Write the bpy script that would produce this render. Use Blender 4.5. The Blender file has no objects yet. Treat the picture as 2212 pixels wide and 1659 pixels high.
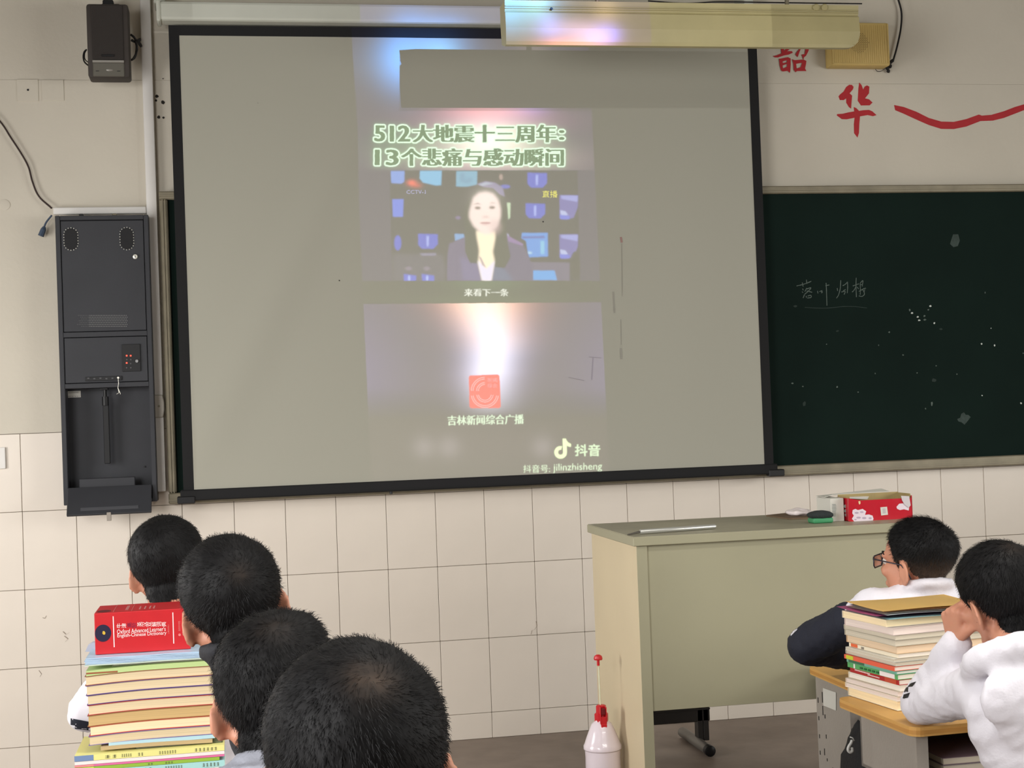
import bpy, bmesh, math, random
import numpy as np
from mathutils import Vector, Matrix, Euler, noise
random.seed(7)
C = bpy.context.scene.collection
SC = bpy.context.scene
PI = math.pi
# ---------------------------------------------------------------- camera
F = 3200.0
CX0, CD, CZ0, YAW, PITCH, ROLL = 0.82015, 5.95797, 1.30803, 0.184746, 0.020475, -0.037081
def _basis():
    cy, sy = math.cos(YAW), math.sin(YAW); cp, sp = math.cos(PITCH), math.sin(PITCH); cr, sr = math.cos(ROLL), math.sin(ROLL)
    f = Vector((sy*cp, cy*cp, sp)); r = Vector((cy, -sy, 0)); u = r.cross(f)
    return cr*r + sr*u, -sr*r + cr*u, f
RV, UV, FV = _basis()
CAM = Vector((CX0, -CD, CZ0))
def ray(px, py): return FV + RV*((px-1106)/F) - UV*((py-829.5)/F)
def at(px, py, Y):
    """world point seen at photo pixel (px, py) on the vertical plane y = Y"""
    d = ray(px, py); return CAM + d*((Y-CAM.y)/d.y)
def atz(px, py, Z):
    d = ray(px, py); return CAM + d*((Z-CAM.z)/d.z)
cam = bpy.data.cameras.new('camera'); cam_o = bpy.data.objects.new('camera', cam); C.objects.link(cam_o)
cam.sensor_fit = 'HORIZONTAL'; cam.sensor_width = 36.0; cam.lens = F/2212*36.0; cam.clip_start = .05
m = Matrix((RV, UV, -FV)).transposed().to_4x4(); m.translation = CAM
cam_o.matrix_world = m; SC.camera = cam_o
# ---------------------------------------------------------------- light and exposure
SC.view_settings.view_transform = 'Standard'; SC.view_settings.look = 'None'
SC.view_settings.exposure = 0.0; SC.view_settings.gamma = 1.0; SC.view_settings.use_curve_mapping = False
w = bpy.data.worlds.new('world'); SC.world = w; w.use_nodes = True
w.node_tree.nodes['Background'].inputs[0].default_value = (.8, .85, .9, 1); w.node_tree.nodes['Background'].inputs[1].default_value = .3
def area(name, loc, target, sx, sy, power, col, spread=180):
    L = bpy.data.lights.new(name, 'AREA'); L.shape = 'RECTANGLE'; L.size = sx; L.size_y = sy; L.energy = power; L.color = col
    L.spread = math.radians(spread)
    o = bpy.data.objects.new(name, L); C.objects.link(o); o.location = loc
    o.rotation_euler = (Vector(target)-Vector(loc)).to_track_quat('-Z', 'Y').to_euler(); return o
# daylight through the corridor door and the windows of the left wall, weaker on the right
area('daylight_door', (-1.72, -1.75, .95), (1.8, -1.2, -.2), 1.0, 1.9, 64, (1.0, .975, .95), 150)
area('daylight_window_left', (-1.70, -5.0, 1.75), (1.9, -1.8, .0), 3.0, 1.6, 148, (1.0, .985, .97), 140)
area('daylight_window_right', (6.70, -3.6, 1.6), (2.6, -1.4, .0), 4.6, 1.5, 140, (1.0, .985, .95), 140)
area('overhead_fill', (2.2, -5.6, 3.2), (2.2, -5.2, 0), 2.4, .3, 50, (1.0, .97, .92), 160)  # added overhead fill for upward-facing surfaces; no lit ceiling lamp known
area('overhead_fill', (2.2, -3.4, 3.2), (2.2, -3.4, 0), 2.4, .3, 26, (1.0, .97, .92), 120)  # second added fill from above, no fixture behind it
GOBO_POWER = 400.0
LP = Vector((2.535, -2.18, 2.861))     # the projector's lens
YS = -0.12                              # plane of the projection screen

# ---------------------------------------------------------------- helpers
def lin(c):
    return tuple(((v/255)/12.92 if v/255 <= .04045 else ((v/255+.055)/1.055)**2.4) for v in c)
_M = {}
def mat(name, col, rough=.6, metal=0., var=.0, vscale=6., bump=0., bscale=60., spec=.4, col2=None, emit=None, estr=1., coat=0., trans=0.):
    """principled material: base colour given as sRGB 0-255, with optional noise variation and bump"""
    if name in _M: return _M[name]
    m = bpy.data.materials.new(name); m.use_nodes = True; nt = m.node_tree; b = nt.nodes['Principled BSDF']
    c = lin(col); b.inputs['Base Color'].default_value = (*c, 1)
    b.inputs['Roughness'].default_value = rough; b.inputs['Metallic'].default_value = metal
    b.inputs['Specular IOR Level'].default_value = spec; b.inputs['Coat Weight'].default_value = coat
    b.inputs['Transmission Weight'].default_value = trans
    if emit: b.inputs['Emission Color'].default_value = (*lin(emit), 1); b.inputs['Emission Strength'].default_value = estr
    if var or bump or col2:
        tc = nt.nodes.new('ShaderNodeTexCoord')
        if var or col2:
            n = nt.nodes.new('ShaderNodeTexNoise'); n.inputs['Scale'].default_value = vscale; n.inputs['Detail'].default_value = 5
            nt.links.new(tc.outputs['Object'], n.inputs['Vector'])
            r = nt.nodes.new('ShaderNodeValToRGB')
            c2 = lin(col2) if col2 else tuple(min(1, x*(1-var)) for x in c)
            c1 = c if col2 else tuple(min(1, x*(1+var)) for x in c)
            r.color_ramp.elements[0].position = .35; r.color_ramp.elements[1].position = .68
            r.color_ramp.elements[0].color = (*c2, 1); r.color_ramp.elements[1].color = (*c1, 1)
            nt.links.new(n.outputs['Fac'], r.inputs[0]); nt.links.new(r.outputs[0], b.inputs['Base Color'])
        if bump:
            n2 = nt.nodes.new('ShaderNodeTexNoise'); n2.inputs['Scale'].default_value = bscale; n2.inputs['Detail'].default_value = 4
            nt.links.new(tc.outputs['Object'], n2.inputs['Vector'])
            bp = nt.nodes.new('ShaderNodeBump'); bp.inputs['Strength'].default_value = bump; bp.inputs['Distance'].default_value = .01
            nt.links.new(n2.outputs['Fac'], bp.inputs['Height']); nt.links.new(bp.outputs[0], b.inputs['Normal'])
    _M[name] = m; return m
WM = {}
def obj(name, bm, material, parent=None, smooth=False, label=None, local=False, kind=None):
    """link a bmesh (world coordinates unless local) as ONE object, under parent if given"""
    me = bpy.data.meshes.new(name)
    if isinstance(bm, bmesh.types.BMesh):
        if parent is not None and not local: bm.transform(WM[parent].inverted())
        bmesh.ops.recalc_face_normals(bm, faces=bm.faces) if smooth != 'keep' else None
        bm.to_mesh(me); bm.free()
    else:
        me = bm
        if parent is not None and not local: me.transform(WM[parent].inverted())
    me.materials.clear()
    for mm in (material if isinstance(material, (list, tuple)) else [material]): me.materials.append(mm)
    if smooth:
        me.polygons.foreach_set('use_smooth', [True]*len(me.polygons))
        if smooth == 'auto':
            try: me.set_sharp_from_angle(angle=math.radians(35))
            except Exception: pass
    o = bpy.data.objects.new(name, me); C.objects.link(o)
    WM[o] = WM[parent] if parent is not None else Matrix.Identity(4)
    if parent is not None: o.parent = parent
    if label: o['label'] = label
    if kind: o['kind'] = kind
    return o
def thing(name, label, cat, loc=(0, 0, 0), rz=0., group=None):
    o = bpy.data.objects.new(name, None); C.objects.link(o); o.empty_display_size = .05
    o.location = loc; o.rotation_euler = (0, 0, rz)
    WM[o] = Matrix.Translation(Vector(loc)) @ Matrix.Rotation(rz, 4, 'Z')
    o['label'] = label; o['category'] = cat
    if group: o['group'] = group
    return o
def tag(o, label, cat, group=None):
    o['label'] = label; o['category'] = cat
    if group: o['group'] = group
    return o
def struct(name, bm, material, parent=None, smooth=False):
    o = obj(name, bm, material, parent, smooth)
    if parent is None: o['kind'] = 'structure'
    return o
def NB(): return bmesh.new()
def box(bm, x0, x1, y0, y1, z0, z1, bev=0., seg=1, rot=None, mi=0):
    vs = [bm.verts.new(Vector((x, y, z))) for x in (x0, x1) for y in (y0, y1) for z in (z0, z1)]
    fs = [bm.faces.new([vs[i] for i in f]) for f in ((0, 1, 3, 2), (4, 6, 7, 5), (0, 4, 5, 1), (2, 3, 7, 6), (0, 2, 6, 4), (1, 5, 7, 3))]
    for f in fs: f.material_index = mi
    geo = vs
    if bev:
        es = list({e for f in fs for e in f.edges})
        r = bmesh.ops.bevel(bm, geom=es, offset=bev, segments=seg, affect='EDGES', profile=.5)
        geo = list({v for f in r['faces'] for v in f.verts} | {v for v in vs if v.is_valid})
    if rot: bmesh.ops.transform(bm, matrix=rot, verts=geo)
    return geo
def quadbox(bm, P, n, t, mi=0):
    """a slab: polygon P (list of Vectors) thickened by t along n"""
    n = Vector(n).normalized()*t
    a = [bm.verts.new(p) for p in P]; b = [bm.verts.new(Vector(p)+n) for p in P]
    k = len(P); fs = [bm.faces.new(a), bm.faces.new(b[::-1])]
    for i in range(k): fs.append(bm.faces.new([a[i], b[i], b[(i+1) % k], a[(i+1) % k]]))
    for f in fs: f.material_index = mi
    return a+b
def tube(bm, pts, r, seg=10, cap=True, mi=0):
    """a tube along points; r a number or a list"""
    pts = [Vector(p) for p in pts]; n = len(pts); rs = r if isinstance(r, (list, tuple)) else [r]*n
    rings = []; up = Vector((0, 0, 1)); prev = None
    for i, p in enumerate(pts):
        t = (pts[min(i+1, n-1)]-pts[max(i-1, 0)]).normalized()
        if prev is None:
            a = t.cross(up if abs(t.z) < .9 else Vector((1, 0, 0))).normalized()
        else: a = (prev - t*prev.dot(t)).normalized()
        prev = a; b = t.cross(a)
        rings.append([bm.verts.new(p + (a*math.cos(2*PI*k/seg)+b*math.sin(2*PI*k/seg))*rs[i]) for k in range(seg)])
    for i in range(n-1):
        for k in range(seg):
            f = bm.faces.new([rings[i][k], rings[i][(k+1) % seg], rings[i+1][(k+1) % seg], rings[i+1][k]]); f.material_index = mi
    if cap:
        bm.faces.new(rings[0][::-1]).material_index = mi; bm.faces.new(rings[-1]).material_index = mi
    return [v for ring in rings for v in ring]
def smooth_pts(pts, n=6):
    """Catmull-Rom through points"""
    P = [Vector(p) for p in pts]; P = [P[0]*2-P[1]]+P+[P[-1]*2-P[-2]]; out = []
    for i in range(1, len(P)-2):
        for k in range(n):
            t = k/n; a, b, c, d = P[i-1:i+3]
            out.append(.5*((2*b)+(c-a)*t+(2*a-5*b+4*c-d)*t*t+(3*b-a-3*c+d)*t**3))
    out.append(P[-2]); return out
def lathe(bm, c, prof, seg=32, axis='Z', mi=0):
    """prof: list of (radius, height)"""
    c = Vector(c); rings = []
    for r, h in prof:
        ring = []
        for k in range(seg):
            a = 2*PI*k/seg; x, y = r*math.cos(a), r*math.sin(a)
            v = {'Z': (x, y, h), 'Y': (x, h, y), 'X': (h, x, y)}[axis]
            ring.append(bm.verts.new(c+Vector(v)))
        rings.append(ring)
    for i in range(len(rings)-1):
        for k in range(seg):
            bm.faces.new([rings[i][k], rings[i][(k+1) % seg], rings[i+1][(k+1) % seg], rings[i+1][k]]).material_index = mi
    bm.faces.new(rings[0][::-1]).material_index = mi; bm.faces.new(rings[-1]).material_index = mi
    return [v for r in rings for v in r]
_TX = {}
def text_tris(body):
    """2-D vertices and polygons of a line of text in the default font, with its bounds"""
    if body in _TX: return _TX[body]
    cu = bpy.data.curves.new('t', 'FONT'); cu.body = body; cu.size = 1; cu.resolution_u = 3
    o = bpy.data.objects.new('t', cu); C.objects.link(o); bpy.context.view_layer.update()
    me = o.to_mesh(); V = np.array([(v.co.x, v.co.y) for v in me.vertices]); P = [tuple(p.vertices) for p in me.polygons]
    o.to_mesh_clear(); bpy.data.objects.remove(o); bpy.data.curves.remove(cu)
    V = V - V.min(0); _TX[body] = (V, P, V.max(0)); return _TX[body]
def text_on(bm, body, o, ex, ey, width=None, height=None, off=None, mi=0):
    """flat lettering: o = lower-left corner, ex / ey = unit directions"""
    V, P, mx = text_tris(body); ex, ey, o = Vector(ex).normalized(), Vector(ey).normalized(), Vector(o)
    sx = width/mx[0] if width else height/mx[1]; sy = height/mx[1] if height else sx
    if width is None: sx = sy
    vs = [bm.verts.new(o+ex*(v[0]*sx)+ey*(v[1]*sy)) for v in V]
    for p in P:
        try: bm.faces.new([vs[i] for i in p]).material_index = mi
        except Exception: pass
    return vs
def flat_poly(bm, pts, mi=0):
    try: f = bm.faces.new([bm.verts.new(p) for p in pts]); f.material_index = mi; return f
    except Exception: return None
# ---------------------------------------------------------------- the projector: a real spot light whose slide is computed here
GX0, GX1, GZ0, GZ1, GR = .656, 2.956, 1.02, 2.98, .0011
def build_slide():
    W, H = int((GX1-GX0)/GR), int((GZ1-GZ0)/GR)
    X = GX0+(np.arange(W)+.5)*GR; Z = GZ0+(np.arange(H)+.5)*GR
    XX, ZZ = np.meshgrid(X, Z)
    dx, dy, dz = XX-CAM.x, YS-CAM.y, ZZ-CAM.z
    dep = dx*FV.x+dy*FV.y+dz*FV.z
    U = (1106+F*(dx*RV.x+dy*RV.y+dz*RV.z)/dep).astype(np.float32); V = (829.5-F*(dx*UV.x+dy*UV.y+dz*UV.z)/dep).astype(np.float32)
    img = np.zeros((H, W, 3), np.float32)
    def col(c): return np.array(c, np.float32)
    def tex(px, py):
        p = at(px, py, YS); return ((p.x-GX0)/GR, (p.z-GZ0)/GR)
    def mask_poly(pts, M=None):
        T = [tex(*p) for p in pts]; xs = [t[0] for t in T]; ys = [t[1] for t in T]
        x0, x1 = max(0, int(min(xs))-1), min(W, int(max(xs))+2); y0, y1 = max(0, int(min(ys))-1), min(H, int(max(ys))+2)
        if M is None: M = np.zeros((H, W), bool)
        if x1 <= x0 or y1 <= y0: return M
        gx, gy = np.meshgrid(np.arange(x0, x1)+.5, np.arange(y0, y1)+.5); ins = np.zeros(gx.shape, bool); n = len(T)
        for i in range(n):
            ax, ay = T[i]; bx, by = T[(i+1) % n]
            if ay == by: continue
            c = ((ay > gy) != (by > gy)) & (gx < (bx-ax)*(gy-ay)/(by-ay)+ax); ins ^= c
        M[y0:y1, x0:x1] |= ins; return M
    def mask_text(body, u0, u1, v0, v1, dv=0.):
        """text filling the photo box u0..u1, v0 (top)..v1 (bottom); dv = drop to the right end"""
        TV, P, mx = text_tris(body); M = np.zeros((H, W), bool)
        pts = [(u0+(u1-u0)*v[0]/mx[0], v1-(v1-v0)*v[1]/mx[1]+dv*v[0]/mx[0]) for v in TV]
        for p in P: mask_poly([pts[i] for i in p], M)
        return M
    def dil(M, rx, ry):
        ys, xs = np.where(M)
        if len(ys) == 0: return M
        y0, y1, x0, x1 = max(0, ys.min()-ry), min(H, ys.max()+ry+1), max(0, xs.min()-rx), min(W, xs.max()+rx+1)
        S = M[y0:y1, x0:x1]; O = S.copy()
        for j in range(-ry, ry+1):
            for i in range(-rx, rx+1):
                if (i/(rx+.5))**2+(j/(ry+.5))**2 <= 1:
                    sy0, sy1 = max(0, -j), S.shape[0]-max(0, j); sx0, sx1 = max(0, -i), S.shape[1]-max(0, i)
                    O[sy0+j:sy1+j, sx0+i:sx1+i] |= S[sy0:sy1, sx0:sx1]
        R = M.copy(); R[y0:y1, x0:x1] = O; return R
    def soft(M, k):
        """box-blurred float mask"""
        A = M.astype(np.float32)
        for ax in (0, 1):
            for _ in range(2):
                cs = np.cumsum(np.insert(A, 0, 0, axis=ax), axis=ax); n = A.shape[ax]
                lo = np.clip(np.arange(n)-k, 0, n); hi = np.clip(np.arange(n)+k+1, 0, n)
                A = (np.take(cs, hi, ax)-np.take(cs, lo, ax))/(2*k+1)
        return A
    def put(M, c, a=1.): 
        if M.dtype == bool: img[M] = img[M]*(1-a)+col(c)*a
        else: img[:] = img*(1-M[..., None]*a)+col(c)*(M[..., None]*a)
    def g(u, v, su, sv): return np.exp(-.5*(((U-u)/su)**2+((V-v)/sv)**2))
    def glow(c, u, v, su, sv, M=None):
        gg = g(u, v, su, sv); gg = gg if M is None else gg*M; img[:] += gg[..., None]*col(c)
    L_, R_ = 756+.044*V, 1266+.049*V
    vid = (U > L_) & (U < R_)
    S = (U-L_)/(R_-L_)
    img[~vid] = (.012, .012, .012)
    img[vid] = (.026, .018, .066)
    top = vid & (V < 368)
    # blurred blue / pink backdrop above the title
    glow((.03, .20, .72), 862, 120, 30, 48, top); glow((.03, .15, .55), 940, 88, 42, 26, top)
    glow((.10, .36, .90), 905, 130, 66, 42, top); glow((.10, .30, .35), 955, 120, 26, 22, top)
    glow((.07, .09, .60), 985, 175, 26, 26, top); glow((.24, .17, .42), 1055, 190, 62, 22, top)
    glow((.55, .16, .17), 1048, 236, 60, 14, top); glow((.05, .06, .75), 1150, 205, 26, 22, top)
    glow((.16, .12, .08), 1150, 140, 26, 26, top); glow((.22, .17, .36), 1120, 215, 40, 22, top)
    glow((.30, .10, .22), 1055, 262, 95, 20, top); glow((1.0, .95, .95), 1055, 300, 62, 30, top)
    glow((.42, .26, .34), 1060, 345, 110, 22, top); glow((.02, .09, .015), 880, 325, 60, 28, top); glow((.03, .10, .02), 1165, 335, 50, 26, top)
    Zm = lambda u, v: (820+u/4.608, 360+v/4.608)
    def Zp(pts, c, a=1., k=2):
        M = mask_poly([Zm(*p) for p in pts]); put(soft(M, k) if k else M, c, a)
    def Ze(u, v, ru, rv, c, a=1., k=2): Zp([(u+ru*math.cos(t*PI/12), v+rv*math.sin(t*PI/12)) for t in range(24)], c, a, k)
    news = mask_poly([(841, 369), (1247, 369), (1253, 606), (847, 607)]); put(news, (.002, .002, .010))
    blue, lb = (.02, .05, .62), (.10, .33, .78)
    Zp([(130, 870), (620, 870), (665, 1040), (640, 1145), (130, 1145)], (.035, .03, .075), k=6)
    Zp([(1500, 950), (1890, 955), (1890, 1135), (1510, 1135)], (.07, .055, .16))
    Zp([(110, 45), (248, 45), (245, 150), (215, 172), (115, 165)], (.10, .24, .80)); Zp([(400, 42), (618, 42), (612, 185), (560, 190), (430, 160), (398, 120)], (.10, .40, .80))
    Zp([(762, 45), (972, 45), (968, 180), (880, 200), (760, 200)], (.10, .33, .60)); Zp([(800, 70), (850, 60), (840, 140), (900, 110), (930, 130), (880, 170), (800, 150)], (.05, .2, .45), .6, 4)
    for u, v in ((1470, 60), (1452, 365), (383, 668)):
        Zp([(u, v), (u+195, v+6), (u+195, v+105), (u+150, v+152), (u+35, v+150), (u, v+110)], blue); Zp([(u+82, v+25), (u+108, v+25), (u+104, v+125), (u+84, v+125)], (.25, .33, .95))
    for v in (285, 675):
        Zp([(1788, v), (1975, v), (1972, v+120), (1930, v+225), (1850, v+245), (1790, v+230)], (.08, .07, .42)); Zp([(1800, v+5), (1970, v+5), (1968, v+68), (1812, v+38)], (.22, .25, .75))
        Zp([(1795, v+150), (1850, v+160), (1875, v+200), (1805, v+215)], (.35, .42, .85)); Zp([(1790, v+195), (1890, v+205), (1890, v+238), (1800, v+240)], (.06, .1, .75))
    Zp([(1415, 660), (1672, 660), (1675, 895), (1480, 905), (1455, 740), (1410, 715)], (.02, .22, .80)); Zp([(1420, 695), (1640, 690), (1642, 712), (1420, 716)], (.01, .06, .45))
    Zp([(1600, 740), (1640, 740), (1640, 870), (1600, 870)], (.12, .45, .85)); Zp([(1475, 845), (1515, 850), (1515, 870), (1475, 868)], (.3, .55, .9))
    Zp([(125, 325), (238, 325), (232, 500), (130, 500)], (.05, .13, .80)); Ze(180, 760, 36, 76, blue); Zp([(745, 670), (835, 670), (850, 715), (750, 742)], (.1, .28, .7))
    Zp([(1525, 1035), (1740, 1035), (1765, 1130), (1515, 1130)], (.02, .28, .85))
    for u in (238, 418): Zp([(u, 1068), (u+125, 1085), (u+125, 1143), (u+5, 1140)], (.03, .06, .65)); Ze(u+55, 1110, 12, 28, (.3, .4, 1.)); Ze(u+50, 1015, 32, 20, (.12, .09, .2))
    Zp([(400, 865), (560, 862), (560, 885), (420, 888)], (.14, .13, .3)); Ze(1945, 985, 48, 140, (0, 0, 0))
    glow((.75, .06, .02), 889, 395, 7, 4.5); glow((.35, .02, .0), 900, 401, 8, 4)
    Zp([(1265, 360), (1302, 360), (1298, 510), (1280, 528)], (.45, .62, .48)); Ze(1207, 105, 18, 30, (.30, .20, .22)); Ze(1250, 200, 50, 20, (.04, .06, .55)); Ze(1262, 690, 26, 24, (.3, .3, .6)); Ze(780, 510, 26, 18, (.1, .06, .25))
    # presenter: hair, suit, neck, face
    Zp([(690, 770), (850, 700), (855, 840), (900, 960), (985, 960), (1020, 1135), (670, 1135), (672, 900)], (.06, .04, .17)); Zp([(800, 900), (985, 960), (1020, 1135), (830, 1135)], (.09, .07, .28), .8, 6)
    Zp([(1255, 690), (1420, 770), (1480, 880), (1520, 1000), (1530, 1135), (1115, 1135), (1145, 940), (1240, 1010), (1300, 900)], (.05, .035, .15)); Zp([(1250, 675), (1300, 700), (1430, 770), (1420, 790), (1280, 745)], (.2, .1, .4), .8)
    Zp([(1145, 940), (1200, 960), (1330, 1135), (1115, 1135)], (.05, .09, .25), .8, 5)
    Zp([(880, 330), (940, 245), (1040, 205), (1150, 205), (1230, 290), (1268, 420), (1262, 600), (1272, 760), (1300, 900), (1240, 1010), (1150, 1000), (1130, 930), (1145, 650), (960, 640), (980, 900), (985, 960), (900, 960), (850, 840), (850, 650), (838, 500), (850, 400)], (.004, .012, .002))
    Zp([(965, 175), (1050, 145), (1150, 160), (1225, 210), (1245, 300), (1190, 275), (1130, 215), (1040, 205)], (.16, .14, .36)); Zp([(985, 178), (1060, 155), (1130, 170), (1060, 185), (1020, 195)], (.3, .36, .6))
    Zp([(960, 640), (1150, 640), (1150, 720), (1125, 850), (1143, 930), (1110, 1135), (1020, 1135), (980, 960), (990, 830), (965, 700)], (1.0, .86, .72), 1, 4)
    Zp([(975, 930), (1060, 1020), (1145, 935), (1110, 1135), (1020, 1135)], (.75, .72, 1.1), 1, 3); Zp([(985, 890), (1010, 905), (1060, 1010), (1020, 980)], (.25, .16, .3), .8)
    Zp([(905, 400), (930, 310), (985, 262), (1060, 250), (1130, 270), (1180, 330), (1205, 420), (1205, 500), (1170, 600), (1110, 665), (1060, 682), (1000, 660), (930, 590), (890, 510), (890, 450)], (.88, .72, .80), 1, 5)
    put(g(820+1055/4.608, 360+330/4.608, 18, 16)*news, (.95, .84, .95), .45)
    Ze(1150, 600, 60, 75, (.62, .42, .52), .5, 9); Ze(975, 412, 30, 14, (.08, .04, .03), .95, 3); Ze(1118, 408, 30, 14, (.08, .04, .03), .95, 3)
    Zp([(925, 378), (975, 362), (1015, 378), (975, 374)], (.22, .14, .16), .9, 2); Zp([(1085, 372), (1120, 356), (1162, 366), (1120, 368)], (.35, .25, .28), .9, 3)
    Ze(1055, 502, 34, 9, (.55, .36, .42), .8, 4); Ze(1052, 562, 56, 9, (.36, .10, .15), .9, 2); Ze(1052, 577, 40, 8, (.6, .36, .44), .7, 3)
    put(mask_text('CCTV-1', 878, 919, 411, 419), (.30, .32, .75)); put(mask_text('直播', 1171, 1204, 412, 427), (.75, .72, .02))
    # bands of the lower half
    band = vid & (V > 607) & (V < 655-.008*(U-1040)); put(band, (.008, .012, .004)); glow((.03, .07, .03), 1050, 612, 60, 14, band); glow((.03, .05, .02), 1050, 650, 90, 10, band)
    low = vid & (V >= 655-.008*(U-1040)); fade = np.clip((905-V)/70, 0, 1)
    img[low] = 0
    side = np.clip(np.abs(S-.52)*2.1-.25, 0, 1)
    img += (low*fade)[..., None]*(col((.035, .022, .03))+side[..., None]*col((.045, .035, .19))*(.6+.4*np.clip((V-660)/120, 0, 1))[..., None])
    cx = 1045+20*np.clip((V-655)/80, 0, 1)-8*np.clip((V-760)/60, 0, 1); wid = 46-12*np.clip((V-660)/120, 0, 1)
    end = np.clip((900-V)/95, 0, 1)**.8
    core = np.exp(-.5*((U-cx)/wid)**2)*low*end; wide = np.exp(-.5*((U-cx)/(wid*1.55))**2)*low*end; tmix = np.clip((V-660)/110, 0, 1)[..., None]
    img += core[..., None]*((1-tmix)*col((1.0, .80, .72))+tmix*col((.75, .80, .95)))
    img += wide[..., None]*((1-tmix)*col((.50, .16, .18))+tmix*col((.22, .18, .55)))
    # title in bold green lettering with a white outline
    T = [('512', 806, 887, 269, 309), ('大地震十三周年', 890, 1203, 267, 311), (':', 1206, 1220, 279, 305), ('13', 808, 862, 321, 360), ('个悲痛与感动瞬间', 865, 1219, 318, 362)]
    for body, u0, u1, v0, v1 in T:
        M = dil(mask_text(body, u0+3, u1-3, v0+3, v1-3), 4, 1 if body in ('512', '13', ':') else 0); O = dil(M, 5, 5)
        halo = soft(dil(M, 9, 9), 9); img += halo[..., None]*col((.04, .13, .05)); put(soft(O, 1), (.72, 1.05, .92)); put(M, (.015, .125, .030))
    put(soft(dil(mask_text('来看下一条', 1003, 1098, 624, 640), 1, 0), 1), (.75, .8, .85))
    # station badge
    q = lambda u, v: (960+u/5.185, 600+v/5.185)
    rr = []
    for cxx, cyy, a0 in ((590, 1110, -90), (604, 1434, 0), (306, 1436, 90), (298, 1120, 180)):
        rr += [q(cxx+26*math.cos(math.radians(a0+t*15)), cyy+26*math.sin(math.radians(a0+t*15))) for t in range(7)]
    put(soft(mask_poly(rr), 1), (.80, .045, .035))
    for R0 in (158, 138, 98, 78):
        for a0, a1 in ((180, 270), (8, 172)):
            n = 16; yb = 1268 if a0 == 180 else 1300; aa = [math.radians(a0+(a1-a0)*t/n) for t in range(n+1)]
            put(mask_poly([q(452+R0*math.cos(a), yb+R0*math.sin(a)) for a in aa]+[q(452+(R0-11)*math.cos(a), yb+(R0-11)*math.sin(a)) for a in aa[::-1]]), (.85, .30, .36))
    for body, v in (('新闻', 1122), ('综合', 1184)): put(dil(mask_text(body, q(482, 0)[0], q(592, 0)[0], q(0, v)[1], q(0, v+48)[1]), 0, 0), (.8, .28, .4), .8)
    put(soft(dil(mask_text('吉林新闻综合广播', 967, 1131, 898, 919, -3), 1, 0), 1), (.62, .85, .70))
    for u in (915, 970, 1172): glow((.10, .09, .12), u, 966, 17, 17)
    glow((.02, .012, .02), 1060, 960, 120, 40)
    q2 = lambda u, v: (1100+u/10.05, 930+v/10.05)
    note = np.zeros((H, W), bool)
    aa = [math.radians(-75-t*(285-0)/26) for t in range(27)]
    mask_poly([q2(1112+138*math.cos(a), 475+138*math.sin(a)) for a in aa]+[q2(1112+54*math.cos(a), 472+54*math.sin(a)) for a in aa[::-1]], note)
    mask_poly([q2(1155, 175), q2(1225, 175), q2(1250, 225), q2(1285, 265), q2(1342, 292), q2(1335, 358), q2(1290, 350), q2(1248, 330), q2(1250, 480), q2(1165, 480)], note)
    put(soft(note, 1), (.80, 1.0, .62))
    put(soft(dil(mask_text('抖音', 1242, 1296, 960, 985), 1, 1), 1), (.60, .85, .62)); put(soft(dil(mask_text('抖音号:', 1130, 1188, 1004, 1021), 0, 0), 1), (.65, .9, .7)); put(soft(mask_text('jilinzhisheng', 1195, 1300, 1002, 1022, -3), 1), (.65, .9, .7))
    tail = vid*np.clip((V-872)/40, 0, 1); img += tail[..., None]*col((.030, .022, .026))
    img += .022                                  # a projector's black is not black
    img *= np.where((V > 112) & (V < 240) & (U > 862) & vid, .62, 1.)[..., None]   # slide darkened where it falls on the hanging lamp, to tame its brightness
    # even out distance and slant, as a projector's optics do
    d2 = (XX-LP.x)**2+(YS-LP.y)**2+(ZZ-LP.z)**2; img *= ((d2/(YS-LP.y)**2)**1.5)[..., None].astype(np.float32)
    out = np.ones((H, W, 4), np.float32); out[..., :3] = np.clip(img, 0, 8)
    im = bpy.data.images.new('slide', W, H, float_buffer=True); im.colorspace_settings.name = 'Linear Rec.709'
    im.pixels.foreach_set(out.ravel()); im.update(); return im
def projector_light():
    L = bpy.data.lights.new('projector_beam', 'SPOT'); L.energy = GOBO_POWER; L.spot_size = math.radians(130); L.spot_blend = 0; L.shadow_soft_size = .0015
    L.use_nodes = True; nt = L.node_tree; e = nt.nodes['Emission']
    tc = nt.nodes.new('ShaderNodeTexCoord'); sp = nt.nodes.new('ShaderNodeSeparateXYZ'); nt.links.new(tc.outputs['Normal'], sp.inputs[0])
    def M(op, a, b):
        m = nt.nodes.new('ShaderNodeMath'); m.operation = op
        for i, v in enumerate((a, b)):
            if isinstance(v, (int, float)): m.inputs[i].default_value = v
            else: nt.links.new(v, m.inputs[i])
        return m.outputs[0]
    d = YS-LP.y
    cb = nt.nodes.new('ShaderNodeCombineXYZ')
    for k, (g0, g1, l0) in enumerate(((GX0, GX1, LP.x), (GZ0, GZ1, LP.z))):
        t = M('DIVIDE', sp.outputs[k], sp.outputs[2])
        nt.links.new(M('ADD', M('MULTIPLY', t, -d/(g1-g0)), (l0-g0)/(g1-g0)), cb.inputs[k])
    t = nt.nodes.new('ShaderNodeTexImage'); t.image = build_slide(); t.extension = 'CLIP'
    nt.links.new(cb.outputs[0], t.inputs[0]); nt.links.new(t.outputs[0], e.inputs[0])
    o = bpy.data.objects.new('projector_beam', L); C.objects.link(o); o.location = LP; o.rotation_euler = (PI/2, 0, 0)
projector_light()
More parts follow.
